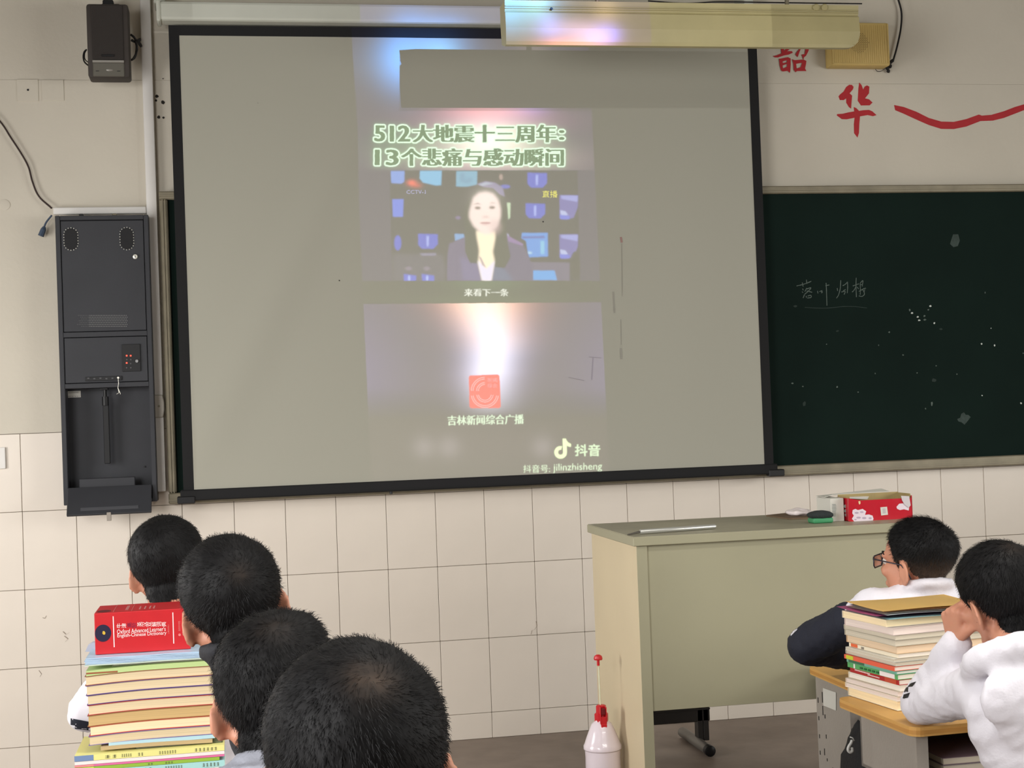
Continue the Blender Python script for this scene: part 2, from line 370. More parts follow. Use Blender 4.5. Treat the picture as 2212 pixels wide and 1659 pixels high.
# ---------------------------------------------------------------- materials
PLASTER = mat('plaster', (206, 199, 184), .85, var=.035, vscale=2.2, bump=.12, bscale=45)
TILE = mat('wall_tile', (226, 216, 203), .35, var=.03, vscale=3., bump=.03, bscale=12, spec=.45)
GROUT = mat('grout', (120, 108, 96), .9, var=.15, vscale=8)
FLOOR = mat('floor_terrazzo', (138, 124, 113), .5, var=.10, vscale=9., bump=.05, bscale=90)
CEIL = mat('ceiling_paint', (140, 136, 126), .9, var=.02); SIDEW = mat('side_wall_paint', (140, 134, 122), .9, var=.02)
BOARD = mat('chalkboard_green', (15, 31, 26), .85, var=.10, vscale=2.5, spec=.15)
ALU = mat('board_frame_metal', (136, 128, 108), .5, .25, var=.12, vscale=12)
PVC = mat('white_plastic', (224, 221, 216), .45, var=.04, vscale=4)
CASE = mat('screen_case_white', (196, 198, 186), .5, var=.03)
BLACKC = mat('black_border_cloth', (17, 17, 18), .8)
GREYM = mat('dark_grey_steel', (52, 53, 57), .55, .1, var=.08, vscale=5, bump=.04, bscale=220, spec=.35)
GREYD = mat('dark_grey_recess', (40, 41, 44), .6, .1)
BLK = mat('black_plastic', (14, 14, 16), .5)
RUB = mat('black_cable', (20, 17, 16), .6)
RED = mat('red_paint', (178, 30, 38), .55, var=.06, vscale=20)
# ---------------------------------------------------------------- room shell
FZ = -0.20      # floor of the class; the teacher's platform in front is at z = 0
b = NB(); box(b, -1.8, 6.8, .006, .16, -.2, 3.45); wall = struct('wall_front', b, GROUT)
b = NB()
box(b, -1.8, 6.8, -.003, .0065, 1.3045, 2.6730, 0); box(b, -1.8, 6.8, -.001, .0065, 2.6740, 3.4, 0)
struct('plaster_facing', b, PLASTER, wall)
tm = {}
def tile(x0, x1, z0, z1):
    k = (round(x1-x0, 3), round(z1-z0, 3))
    if k not in tm:
        bb = NB(); box(bb, .0009, x1-x0-.0009, 0, .008, .0009, z1-z0-.0009, .0012)
        me = bpy.data.meshes.new('tile'); bb.to_mesh(me); bb.free(); me.materials.append(TILE); tm[k] = me
    o = bpy.data.objects.new('tile', tm[k]); C.objects.link(o); o.parent = wall; o.location = (x0, random.uniform(-.0012, .0004), z0)
for i in range(-8, 33):
    X = i*.2
    if X < -.85 or X > 5.1: continue
    tile(X, X+.2, 0, .1034)
    for r in range(4):
        z = .1034+r*.3
        tile(X, X+.2, z, z+.3)
SCUFF = mat('scuff_mark', (150, 136, 120), .9)
for pts in ([(92, 1334), (97, 1336), (100, 1330)], [(136, 1364), (142, 1370), (150, 1366), (139, 1374), (147, 1380), (141, 1386)], [(1158, 1342), (1160, 1352), (1155, 1360), (1149, 1362), (1147, 1370)], [(84, 1448), (90, 1456), (86, 1462)], [(700, 1350), (702, 1352)], [(607, 1225), (603, 1232), (608, 1236)]):
    b = NB(); P = [at(px, py, -.0018) for px, py in pts]; L = [b.verts.new(p+Vector((.0012, 0, .0006))) for p in P]; R_ = [b.verts.new(p-Vector((.0012, 0, .0006))) for p in P]
    for k in range(len(P)-1): b.faces.new([L[k], L[k+1], R_[k+1], R_[k]])
    obj('scuff_mark', b, SCUFF, wall)
# the tiles run out past the frame on both sides as plain lining
b = NB(); box(b, -1.8, -.8, -.001, .006, 0, 1.3034); box(b, 5.2, 6.8, -.001, .006, 0, 1.3034); struct('tile_lining', b, TILE, wall)
b = NB(); box(b, -1.8, 6.8, -1.55, .006, -.2, 0, .0); struct('platform_floor', b, FLOOR)['kind'] = 'structure'
b = NB(); box(b, -1.8, 6.8, -8.6, .16, -.3, -.2); struct('floor', b, FLOOR)
b = NB(); box(b, -1.95, -1.8, -8.6, .16, -.3, 3.45); struct('wall_left', b, SIDEW)
b = NB(); box(b, 6.8, 6.95, -8.6, .16, -.3, 3.45); struct('wall_right', b, SIDEW)
b = NB(); box(b, -1.95, 6.95, -8.75, -8.6, -.3, 3.45); struct('wall_back', b, SIDEW)
b = NB(); box(b, -1.95, 6.95, -8.75, .16, 3.4, 3.5); struct('ceiling', b, CEIL)
def win_frame(name, x, y0, y1, z0, z1, s, bars):
    b = NB()
    for (a0, a1, c0, c1) in ((y0-.06, y1+.06, z1, z1+.06), (y0-.06, y1+.06, z0-.06, z0), (y0-.06, y0, z0, z1), (y1, y1+.06, z0, z1)):
        box(b, min(x, x+s*.05), max(x, x+s*.05), a0, a1, c0, c1)
    for k in range(1, bars):
        yy = y0+(y1-y0)*k/bars; box(b, min(x, x+s*.04), max(x, x+s*.04), yy-.02, yy+.02, z0, z1)
    f = struct(name, b, PVC)
    b = NB(); box(b, min(x+s*.002, x+s*.008), max(x+s*.002, x+s*.008), y0, y1, z0, z1); struct('pane', b, SKYP, f)
SKYP = mat('bright_sky_pane', (235, 238, 240), .3, emit=(235, 240, 245), estr=1.0)
win_frame('window_1', -1.8, -6.5, -3.5, .95, 2.55, 1, 3); win_frame('window_2', 6.8, -6.1, -2.5, .95, 2.55, -1, 4); win_frame('door_1', -1.8, -2.25, -1.25, -.1, 1.8, 1, 1)
# blanking plates and a screw hole left of the loudspeaker, a round cover below
def plate(px0, py0, px1, py1, name, label):
    a, c = at(px0, py1, 0), at(px1, py0, 0); bb = NB(); box(bb, a.x, c.x, -.0065, -.001, a.z, c.z, .001)
    return tag(obj(name, bb, PLASTER), label, 'cover plate')
plate(36, 219, 84, 172, 'cover_plate', 'small painted wall cover plate with a dark screw hole, left of the loudspeaker')
b = NB(); p = at(61, 195, 0); lathe(b, p+Vector((0, -.0085, 0)), [(.004, 0), (.004, .002)], 12, 'Y')
obj('screw_hole', b, BLK, bpy.data.objects['cover_plate'])
WM[bpy.data.objects['cover_plate']] = Matrix.Identity(4)
plate(90, 218, 139, 173, 'cover_plate', 'small painted wall cover plate without a hole, nearest below the loudspeaker')
b = NB(); p = at(10, 443, 0); lathe(b, p+Vector((0, -.006, 0)), [(.018, 0), (.021, .001), (.021, .006)], 24, 'Y')
tag(obj('round_cover', b, PLASTER, smooth='auto'), 'small round painted cover on the wall at far left above the tiles', 'cover plate')
p0, p1 = at(-30, 1014, 0), at(12, 966, 0); b = NB(); box(b, p0.x, p1.x, -.012, -.001, p0.z, p1.z, .002)
tag(obj('socket_plate', b, PVC), 'cream wall socket plate cut off by the left edge of the frame', 'socket')
# ---------------------------------------------------------------- chalkboard
BY = -.045
bx0, bx1 = .553, 4.62; bz0, bz1 = 1.022, 2.226
ch = thing('chalkboard', 'long dark green chalkboard in a dull metal frame, faint chalk writing, behind the projection screen', 'chalkboard', ((bx0+bx1)/2, -.02, bz0))
b = NB(); box(b, bx0+.03, bx1-.03, BY, -.003, bz0+.03, bz1-.03); obj('writing_surface', b, BOARD, ch)
for nm, a in (('frame_rail', (bx0, bx1, -.062, -.003, bz1-.032, bz1)), ('frame_rail', (bx0, bx1, -.075, -.003, bz0-.012, bz0+.03)), ('frame_stile', (bx0, bx0+.032, -.062, -.003, bz0+.03, bz1-.032)), ('frame_stile', (bx1-.032, bx1, -.062, -.003, bz0+.03, bz1-.032))):
    b = NB(); box(b, *a, .004)
    if nm == 'frame_rail': box(b, a[0], a[1], a[2]-.006, a[2], a[4]+.012, a[4]+.018); 
    else: box(b, a[0]+.010, a[0]+.014, a[2]-.005, a[2], a[4], a[5]); box(b, a[0]+.020, a[0]+.024, a[2]-.005, a[2], a[4], a[5])
    obj(nm, b, ALU, ch)
CHALK = mat('chalk', (96, 108, 101), .9); CHALK2 = mat('chalk_bright', (196, 203, 196), .9); SMUDGE = mat('chalk_smudge', (62, 75, 70), .9, var=.2, vscale=60); FAINT = mat('chalk_faint', (44, 56, 51), .9)
def stroke(bm, pts, wd, Y):
    """a flat chalk line through photo points on the board"""
    P = smooth_pts([at(*p, Y) for p in pts], 4); L, R = [], []
    for i, p in enumerate(P):
        t = (P[min(i+1, len(P)-1)]-P[max(i-1, 0)]).normalized(); n = Vector((-t.z, 0, t.x))*wd*.5*(.75+.35*random.random())
        L.append(bm.verts.new(p+n)); R.append(bm.verts.new(p-n))
    for i in range(len(P)-1): bm.faces.new([L[i], L[i+1], R[i+1], R[i]])
q = lambda u, v: (1690+u/4.2375, 580+v/4.2375)
W_ = [  # luo
 [(130,160),(180,148),(230,132),(265,116)],[(182,128),(190,165)],[(220,102),(224,140)],[(185,185),(192,200)],[(180,212),(190,222)],[(190,270),(200,245),(204,238)],
 [(222,178),(212,200),(205,212)],[(215,190),(262,176),(240,205),(205,235)],[(222,205),(250,212),(272,218)],[(218,250),(220,268)],[(232,252),(255,246),(265,252),(262,266)],[(228,270),(262,266)],
 # ye
 [(322,205),(326,228)],[(340,212),(358,205),(360,226)],[(362,200),(366,222)],[(395,158),(430,150)],[(400,132),(404,200),(408,340)],
 # gui
 [(502,180),(506,205)],[(535,108),(530,180),(515,240),(495,272)],[(552,158),(575,145),(598,122)],[(596,122),(598,170),(594,225)],[(556,205),(580,192)],[(540,215),(575,210),(565,238)],
 # gen
 [(645,160),(700,140)],[(676,85),(674,160),(678,262)],[(672,170),(655,200),(638,216)],[(684,170),(698,186)],[(712,135),(738,110),(730,165)],[(712,150),(730,146)],[(712,135),(714,200),(712,240)],[(700,210),(745,185),(765,180)],[(735,190),(752,232),(730,255),(700,250)],[(755,190),(748,215)]]
b = NB()
for s in W_: stroke(b, [q(*p) for p in s], .0034, BY-.0006)
obj('chalk_writing', b, CHALK, ch, label='thin handwritten chalk characters')
b = NB(); stroke(b, [q(205, 355), q(300, 362), q(420, 362), q(560, 348), q(680, 350), q(775, 362)], .003, BY-.0006); obj('chalk_line', b, FAINT, ch)
def blobs(lst, material, name, n=9):
    for (u, v, ru, rv) in lst:
        bm_ = NB(); a0 = random.random()*6
        flat_poly(bm_, [at(*q(u+ru*(.65+.6*random.random())*math.cos(a0+2*PI*k/n), v+rv*(.65+.6*random.random())*math.sin(a0+2*PI*k/n)), BY-.0006) for k in range(n)])
        obj(name, bm_, material, ch)
blobs([(1356, 345, 12, 9), (1187, 407, 13, 7), (1240, 443, 12, 8), (1254, 474, 12, 8), (1390, 500, 9, 9), (1824, 690, 9, 8), (1942, 704, 8, 9), (2184, 1232, 9, 9), (1910, 547, 5, 5), (1829, 1163, 9, 5)], CHALK2, 'chalk_mark')
blobs([(1166, 380, 9, 12), (1305, 468, 13, 8), (1300, 435, 10, 10), (1335, 378, 8, 8), (978, 583, 8, 8), (850, 961, 6, 6), (1408, 891, 7, 6), (1233, 956, 7, 6), (1105, 792, 7, 7), (92, 1051, 10, 8), (188, 1080, 7, 7), (1598, 967, 6, 7), (1368, 1238, 9, 18), (1311, 1283, 6, 9), (693, 1131, 7, 6), (502, 1084, 8, 8), (405, 694, 5, 5), (882, 702, 5, 6), (1856, 220, 5, 10), (2204, 775, 6, 7)], CHALK, 'chalk_speck')
blobs([(1386, 1023, 20, 18), (200, 1240, 16, 24), (1452, 555, 14, 8), (505, 572, 14, 9), (118, 345, 20, 14)], FAINT, 'chalk_smudge')
b = NB(); flat_poly(b, [at(*q(*p), BY-.0006) for p in ((1600,1378),(1628,1366),(1638,1330),(1662,1316),(1680,1340),(1702,1340),(1724,1360),(1700,1392),(1668,1430),(1640,1408),(1612,1400))]); obj('chalk_smudge', b, SMUDGE, ch)
q9 = lambda u, v: (1480+u/2.963, v/2.963)
b = NB(); flat_poly(b, [at(*q9(*p), BY-.0006) for p in ((1700,1545),(1715,1500),(1748,1500),(1758,1540),(1745,1575),(1718,1582),(1695,1562))]); obj('chalk_smudge', b, SMUDGE, ch)
# ---------------------------------------------------------------- red characters and brush stroke on the wall
q5 = lambda u, v: (1640+u/6.9125, 80+v/6.9125)
def char(polys, name, label, qq, Y=-.0042):
    b = NB()
    for outer, holes in polys:
        if not holes: quadbox(b, [at(*qq(*p), Y) for p in outer], (0, 1, 0), .001)
        else:
            cu = bpy.data.curves.new('t', 'CURVE'); cu.dimensions = '2D'; cu.fill_mode = 'BOTH'
            for loop in [outer]+holes:
                s = cu.splines.new('POLY'); s.points.add(len(loop)-1); s.use_cyclic_u = True
                for k, p in enumerate(loop):
                    w3 = at(*qq(*p), Y); s.points[k].co = (w3.x, w3.z, 0, 1)
            o = bpy.data.objects.new('t', cu); C.objects.link(o); bpy.context.view_layer.update(); me = o.to_mesh()
            vs = [b.verts.new((v.co.x, Y, v.co.y)) for v in me.vertices]
            for f in me.polygons:
                try: b.faces.new([vs[i] for i in f.vertices])
                except Exception: pass
            o.to_mesh_clear(); bpy.data.objects.remove(o); bpy.data.curves.remove(cu)
    return tag(obj(name, b, RED), label, 'wall lettering', 'red brush lettering on the wall')
char([([(1185,885),(1210,855),(1260,815),(1300,745),(1345,712),(1385,715),(1410,745),(1400,780),(1350,840),(1388,875),(1380,960),(1372,1068),(1340,1045),(1300,980),(1300,915),(1262,942),(1205,940)], []),
 ([(1495,680),(1530,720),(1553,785),(1575,740),(1610,722),(1645,740),(1640,840),(1580,915),(1640,930),(1692,978),(1650,1020),(1520,1022),(1472,950),(1483,760)], []),
 ([(1412,1045),(1450,1062),(1490,1102),(1560,1092),(1640,1088),(1690,1110),(1752,1165),(1700,1182),(1620,1165),(1505,1185),(1495,1300),(1490,1430),(1468,1500),(1418,1435),(1415,1300),(1425,1205),(1310,1228),(1235,1226),(1160,1170),(1165,1150),(1250,1145),(1330,1125),(1420,1110)], [])],
 'wall_character', 'lower red brush-painted Chinese character 华 on the wall above the chalkboard', q5)
char([([(325,150),(300,90),(340,80),(380,148),(368,195),(352,216),(425,160),(450,90),(490,95),(462,148),(450,185),(415,212),(450,210),(490,212),(502,235),(440,262),(370,275),(280,305),(235,303),(205,285),(262,272),(335,242),(328,200)], []),
 ([(230,60),(420,20),(480,25),(470,55),(260,95)], []), ([(345,-60),(395,-40),(390,10),(355,5)], []),
 ([(295,325),(345,318),(430,300),(470,320),(470,400),(465,500),(458,535),(425,505),(350,515),(325,495),(305,420)], [[(350,365),(352,388),(412,378),(415,345)], [(350,425),(355,468),(412,445),(415,400)]]),
 ([(565,150),(600,60),(520,50),(530,20),(700,-5),(770,0),(752,148),(735,210),(700,280),(672,300),(660,335),(632,262),(680,255),(690,190),(692,60),(650,70),(640,148),(610,200),(575,300),(540,262),(560,225),(598,180)], []),
 ([(490,330),(530,345),(660,335),(705,355),(700,400),(685,470),(705,508),(560,508),(545,528),(515,490),(510,400)], [[(552,400),(560,470),(620,450),(640,385)]])],
 'wall_character', 'upper red Chinese character 韶 half hidden behind the cream lamp', q5)
char([([(1338,672),(1400,685),(1480,715),(1560,755),(1640,778),(1720,780),(1800,762),(1880,733),(1900,740),(1960,735),(2040,712),(2110,685),(2169,668),(2300,590),(2420,500),(2430,530),(2310,640),(2169,705),(2110,728),(2040,755),(1970,772),(1890,775),(1800,810),(1720,826),(1640,825),(1560,800),(1480,765),(1400,728),(1345,705)], [])],
 'wall_brush_stroke', 'long curved red brush stroke sweeping right on the wall above the chalkboard', q9)
# ---------------------------------------------------------------- projection screen
ps = thing('projection_screen', 'white pull-down projection screen with black border showing a projected news video', 'projection screen', (1.8, YS, 1.02))
FAB = mat('screen_fabric', (162, 160, 147), .8, spec=.2)
def fabric_grid(x0, x1, z0, z1, nx, nz, mi_fn=None):
    b = NB(); V = [[None]*(nx+1) for _ in range(nz+1)]
    for j in range(nz+1):
        for i in range(nx+1):
            x = x0+(x1-x0)*i/nx; z = z0+(z1-z0)*j/nz
            V[j][i] = b.verts.new((x, YS+wave(x, z), z))
    for j in range(nz):
        for i in range(nx): b.faces.new([V[j][i], V[j][i+1], V[j+1][i+1], V[j+1][i]])
    return b
def wave(x, z):
    s = (z-1.05)/1.8
    d = 0.
    # a slack diagonal fold on the left and gentle vertical ripples
    for (ax, bx_, wdt, h) in ((1.32, .62, .10, .015), (1.05, .55, .16, .009), (2.75, 2.6, .16, .006)):
        xc = bx_+(ax-bx_)*s*1.25; d -= h*math.exp(-((x-xc)/wdt)**2)*math.sin(PI*min(1, max(0, s)))**.7
    return d
x0, x1 = .612, 3.000; z0, z1 = 1.060, 2.862
xi0, xi1, zi0, zi1 = .652, 2.960, 1.060, 2.822
p = at(388, 78, YS); xi0 = .652
obj('fabric', fabric_grid(xi0, xi1, zi0, zi1, 90, 60), FAB, ps, smooth='keep')
b = fabric_grid(x0, xi0, z0, z1, 3, 60); c2_ = fabric_grid(xi1, x1, z0, z1, 3, 60)
me_ = bpy.data.meshes.new('t'); c2_.to_mesh(me_); c2_.free(); b.from_mesh(me_)
c2_ = fabric_grid(xi0, xi1, zi1, z1, 60, 2); c2_.to_mesh(me_); c2_.free(); b.from_mesh(me_); bpy.data.meshes.remove(me_)
obj('border', b, BLACKC, ps, smooth='keep')
b = NB(); box(b, .60, 3.012, YS-.014, YS+.014, 1.022, 1.064, .004); obj('bottom_bar', b, BLACKC, ps)
for x in (.60, 2.985):
    b = NB(); box(b, x-.012, x+.055, YS-.018, YS+.02, 1.012, 1.040, .003); obj('bar_end_cap', b, BLK, ps)
b = NB(); tube(b, [(1.41, YS-.002, 1.024), (1.41, YS-.002, 1.012)], .006, 8); obj('pull_tab', b, BLK, ps)
b = NB(); box(b, .580, 3.05, YS-.055, YS+.035, 2.868, 2.942, .012, 2); obj('casing', b, CASE, ps)
for x in (.570, 3.045):
    b = NB(); box(b, x, x+.016, YS-.06, YS+.04, 2.862, 2.948, .008, 2); obj('casing_end_cap', b, CASE, ps)
b = NB(); box(b, .56, .60, YS-.01, -.004, 2.945, 3.03, .003); obj('wall_bracket', b, CASE, ps)
b = NB(); box(b, 2.95, 2.99, YS-.01, -.004, 2.945, 3.03, .003); obj('wall_bracket', b, CASE, ps)
STAIN = mat('screen_stain', (146, 143, 133), .85); STAINR = mat('screen_red_stain', (150, 118, 112), .85)
def mark(pts, wd, m_, nm='stain'):
    b = NB(); P = [at(*p_, YS) for p_ in pts]; P = [Vector((p_.x, YS+wave(p_.x, p_.z)-.0012, p_.z)) for p_ in P]
    L, R = [], []
    for i, p_ in enumerate(P):
        t = (P[min(i+1, len(P)-1)]-P[max(i-1, 0)]).normalized(); n = Vector((-t.z, 0, t.x))*wd*.5
        L.append(b.verts.new(p_+n)); R.append(b.verts.new(p_-n))
    for i in range(len(P)-1): b.faces.new([L[i], L[i+1], R[i+1], R[i]])
    obj(nm, b, m_, ps)
mark([(1341, 512), (1343, 524)], .008, STAINR); mark([(1343, 526), (1344, 640)], .0022, STAIN); mark([(1325, 630), (1327, 676)], .006, STAIN); mark([(1341, 752), (1342, 776)], .008, STAIN)
mark([(1272, 771), (1298, 773)], .003, STAIN); mark([(1281, 772), (1278, 820)], .003, STAIN); mark([(1228, 815), (1262, 822)], .003, STAIN); mark([(1341, 690), (1342, 745)], .002, STAIN)
mark([(1172, 478), (1174, 480)], .004, BLK, 'speck'); mark([(732, 605), (734, 607)], .004, BLK, 'speck'); mark([(556, 222), (558, 224)], .004, STAIN, 'speck')
# ---------------------------------------------------------------- cream chalkboard lamp hanging in front of the screen
LY = -.75
CREAM = mat('cream_enamel', (174, 164, 120), .45, var=.05, vscale=7, spec=.4)
a, c = at(1094, 101, LY), at(1858, 98, LY); lx0, lx1 = a.x, c.x; lz0 = (a.z+c.z)/2; lz1 = lz0+.160
lp = thing('chalkboard_lamp', 'long cream metal lamp hanging across the top right of the projection screen', 'lamp', ((lx0+lx1)/2, LY+.05, lz0))
prof = [(.0, .012), (.004, .0), (.030, -.004), (.090, .020), (.100, .085), (.100, .125), (.100, .160), (.0, .160), (.006, .126), (.010, .121), (-.001, .116), (-.004, .06)]
def lamp_body():
    b = NB(); n = 14; rings = []
    # rounded lower right corner as on the photograph
    xs = [lx0, lx0+.02]+[lx0+(lx1-lx0-.05)*k/8 for k in range(1, 9)]+[lx1-.035, lx1-.02, lx1-.008, lx1]
    for x in xs:
        e = max(0, (x-(lx1-.05))/.05); lift = .045*(1-math.sqrt(max(0, 1-e*e)))
        rings.append([b.verts.new((x, LY+y, lz0+max(z, lift if z < .1 else z))) for (y, z) in prof])
    k = len(prof)
    for i in range(len(rings)-1):
        for j in range(k): b.faces.new([rings[i][j], rings[i][(j+1) % k], rings[i+1][(j+1) % k], rings[i+1][j]])
    b.faces.new(rings[0]); b.faces.new(rings[-1][::-1]); return b
obj('reflector_housing', lamp_body(), CREAM, lp)
for dz in (.130, .138):
    b = NB(); box(b, lx0+.001, lx1-.001, LY-.0015, LY+.006, lz0+dz, lz0+dz+.0035, .0008); obj('ridge', b, CREAM, lp)
for (px, py) in ((1763, 16), (1781, 16)):
    b = NB(); p = at(px, py, LY); lathe(b, p+Vector((0, -.006, 0)), [(.010, 0), (.013, .003), (.013, .012)], 20, 'Y'); obj('screw_cap', b, CREAM, lp, smooth='auto')
b = NB(); p = at(1191, 19, LY); lathe(b, p+Vector((0, -.004, 0)), [(.004, 0), (.005, .002), (.005, .008)], 12, 'Y'); obj('screw', b, BLK, lp)
for px in (1290, 1700):
    p = at(px, 10, LY+.05); b = NB(); tube(b, [(p.x, LY+.05, lz1-.005), (p.x, LY+.05, 3.4)], .008, 12); obj('hanging_rod', b, ALU, lp, smooth='auto')
b = NB(); tube(b, [(lx0+.06, LY+.05, lz0+.02), (lx1-.07, LY+.05, lz0+.02)], .012, 14); obj('fluorescent_tube', b, mat('lamp_tube', (225, 225, 220), .3), lp, smooth='auto')
b = NB(); tube(b, smooth_pts([at(1862, 8, LY+.05), at(1700, 6, LY+.06), at(1560, 4, LY+.06), at(1480, 7, LY+.05), at(1400, 2, LY+.05)], 6), .0025, 6); obj('lamp_wire', b, RUB, lp)
# ---------------------------------------------------------------- wall loudspeaker at top left
SPB = mat('speaker_brown', (62, 56, 52), .7, var=.06, vscale=15); SPG = mat('speaker_grille', (56, 51, 48), .85, bump=.5, bscale=700); SPS = mat('speaker_silver', (104, 101, 92), .45, .3); SPH = mat('speaker_badge', (165, 162, 155), .35, .5)
ky = -.20
def sp(u, v, Y=ky): return at(150+u/8.295, v/8.295, Y)
kb0, kb1 = sp(325, 1385), sp(1105, 70)
kx0, kx1, kz0, kz1 = kb0.x+.002, kb1.x-.012, kb0.z, kb1.z
sp_ = thing('loudspeaker', 'dark brown box loudspeaker on the wall at top left with a silver lower panel', 'loudspeaker', ((kx0+kx1)/2, -.1, kz0))
b = NB(); box(b, kx0, kx1, ky, -.105, kz0, kz1, .010, 2); obj('cabinet', b, SPB, sp_, smooth='auto')
dz = kz1-kz0
b = NB(); box(b, kx0+.018, kx1-.020, ky-.006, ky+.002, kz0+dz*.235, kz1-.006, .004, 2); obj('grille', b, SPG, sp_)
b = NB(); box(b, kx0+.018, kx1-.020, ky-.004, ky+.002, kz0+.003, kz0+dz*.20, .003); obj('lower_panel', b, SPS, sp_)
b = NB(); box(b, kx0+.018, kx1-.020, ky-.009, ky-.001, kz0+dz*.195, kz0+dz*.23, .002); obj('trim_strip', b, SPH, sp_)
mx = (kx0+kx1)/2
b = NB(); lathe(b, (mx+.002, ky-.007, kz0+dz*.098), [(.004, 0), (.012, .002), (.013, .004)], 16, 'Y'); 
for v in b.verts: v.co.z = kz0+dz*.098+(v.co.z-kz0-dz*.098)*.38
obj('badge', b, SPH, sp_)
for s in (-.042, .036):
    b = NB(); box(b, mx+s-.006, mx+s+.006, ky-.0055, ky-.001, kz0+dz*.078, kz0+dz*.085); obj('slot', b, BLK, sp_)
b = NB(); box(b, mx-.026, mx+.022, ky-.009, ky-.004, kz0+dz*.275, kz0+dz*.305, .001); obj('nameplate', b, BLK, sp_)
b = NB(); box(b, mx-.02, mx+.02, -.15, -.004, kz1-.002, kz1+.03, .004); box(b, mx-.035, mx+.035, -.02, -.004, kz1-.05, kz1+.05, .003); obj('mounting_bracket', b, BLK, sp_)
b = NB()
tube(b, smooth_pts([sp(1095, 620, -.1), sp(1150, 660, -.1), sp(1200, 720, -.09), sp(1270, 700, -.06)], 5), .0045, 8)
tube(b, smooth_pts([sp(1110, 720, -.1), sp(1180, 750, -.09), sp(1250, 770, -.07), sp(1285, 830, -.05), sp(1240, 760, -.07), sp(1265, 710, -.06)], 5), .0055, 8)
tube(b, smooth_pts([sp(1180, 740, -.1), sp(1205, 820, -.1), sp(1195, 950, -.1), sp(1160, 1040, -.1), sp(1110, 1075, -.11)], 6), .0045, 8)
tube(b, smooth_pts([sp(1110, 1075, -.11), sp(1150, 1030, -.11), sp(1215, 900, -.1), sp(1195, 780, -.09)], 6), .003, 8)
obj('cable_knot', b, RUB, sp_, smooth=True)
b = NB(); tube(b, smooth_pts([sp(310, 885, -.12), sp(265, 930, -.12), sp(248, 1020, -.12), sp(270, 1110, -.12), sp(345, 1180, -.13)], 6), .003, 8)
tube(b, smooth_pts([sp(310, 890, -.11), sp(272, 960, -.11), sp(278, 1060, -.11), sp(350, 1130, -.12)], 6), .002, 8); obj('wire_loop', b, RUB, sp_, smooth=True)
# ---------------------------------------------------------------- vertical cable trunking, junction plate
tr = thing('cable_trunking', 'tall white cable trunking on the wall between the control cabinet and the chalkboard', 'trunking', (.53, -.01, 1.0))
xa, xb = at(303, 100, -.03).x, at(325, 100, -.03).x
xa2, xb2 = at(338, 1000, -.03).x, at(358, 1000, -.03).x
tx0, tx1 = (xa+xa2)/2-.002, (xb+xb2)/2+.002
zt = at(350, 1062, -.03).z; zb = at(346, 902, -.03).z; zc = at(343, 853, -.03).z
b = NB(); box(b, tx0, tx1, -.034, -.001, zt, zb+.004, .006, 2); obj('lower_duct', b, PVC, tr, smooth='auto')
b = NB(); box(b, tx0, tx1, -.034, -.001, zc-.004, 3.4, .006, 2); obj('upper_duct', b, PVC, tr, smooth='auto')
b = NB(); cxm = (tx0+tx1)/2; hw = .024
quadbox(b, [Vector((cxm-hw+.006, -.042, zb)), Vector((cxm+hw-.006, -.042, zb)), Vector((cxm+hw, -.042, (zb+zc)/2-.015)), Vector((cxm+hw, -.042, (zb+zc)/2+.015)), Vector((cxm+hw-.006, -.042, zc)), Vector((cxm-hw+.006, -.042, zc)), Vector((cxm-hw, -.042, (zb+zc)/2+.015)), Vector((cxm-hw, -.042, (zb+zc)/2-.015))], (0, 1, 0), .04)
bmesh.ops.bevel(b, geom=b.edges[:], offset=.003, segments=1, affect='EDGES'); obj('junction_cover', b, mat('aged_plastic', (182, 176, 165), .5), tr)
b = NB(); lathe(b, (cxm+.004, -.046, (zb+zc)/2), [(.003, 0), (.004, .002), (.004, .006)], 10, 'Y'); obj('cover_screw', b, ALU, tr)
# short horizontal trunking above the cabinet
a, c = at(115, 463, -.03), at(318, 446, -.03)
b = NB(); box(b, a.x, tx0-.001, -.032, -.001, a.z, c.z, .003); tag(obj('cable_trunking', b, PVC), 'short horizontal white trunking right above the dark control cabinet', 'trunking')
# wall holes left of the screen
HOLE = mat('wall_hole', (42, 38, 34), .9)
for (px, py, r) in ((339, 208, .007), (337, 217, .005), (352, 221, .008), (343, 253, .0065), (353, 254, .005), (352, 170, .0025)):
    b = NB(); p = at(px, py, -.004); flat_poly(b, [p+Vector((r*(.8+.3*random.random())*math.cos(t*PI/5), 0, r*(.8+.3*random.random())*math.sin(t*PI/5))) for t in range(10)][::1]); obj('drill_hole', b, HOLE, wall)
# ---------------------------------------------------------------- yellowed wall speaker
YEL = mat('yellowed_plastic', (205, 178, 110), .55, var=.06, vscale=10); YELD = mat('speaker_mesh_dark', (120, 100, 58), .7)
yy = -.075
a, c = at(1797, 141, yy), at(1920, 55, yy)
ys = thing('wall_speaker', 'square yellowed plastic speaker with round grille behind the lamp end at top right', 'speaker', ((a.x+c.x)/2, -.03, a.z))
b = NB(); box(b, a.x, c.x, yy, -.002, a.z, c.z+.012, .008, 2); obj('housing', b, YEL, ys, smooth='auto')
cx_, cz_ = at(1855, 92, yy).x, at(1855, 92, yy).z; sx, sz = (c.x-a.x), (c.z-a.z)
b = NB(); R_ = .045
for k in range(-9, 10):
    zz = cz_+k*.0048; hw = math.sqrt(max(0, R_*R_-(k*.0048)**2))
    n = int(hw/.0045)
    for i in range(-n, n+1): 
        if (i+k) % 2 == 0: box(b, cx_+i*.0045-.0016, cx_+i*.0045+.0016, yy-.0006, yy+.001, zz-.0014, zz+.0014)
o_ = obj('round_grille', b, YELD, ys, kind='stuff')
b = NB()
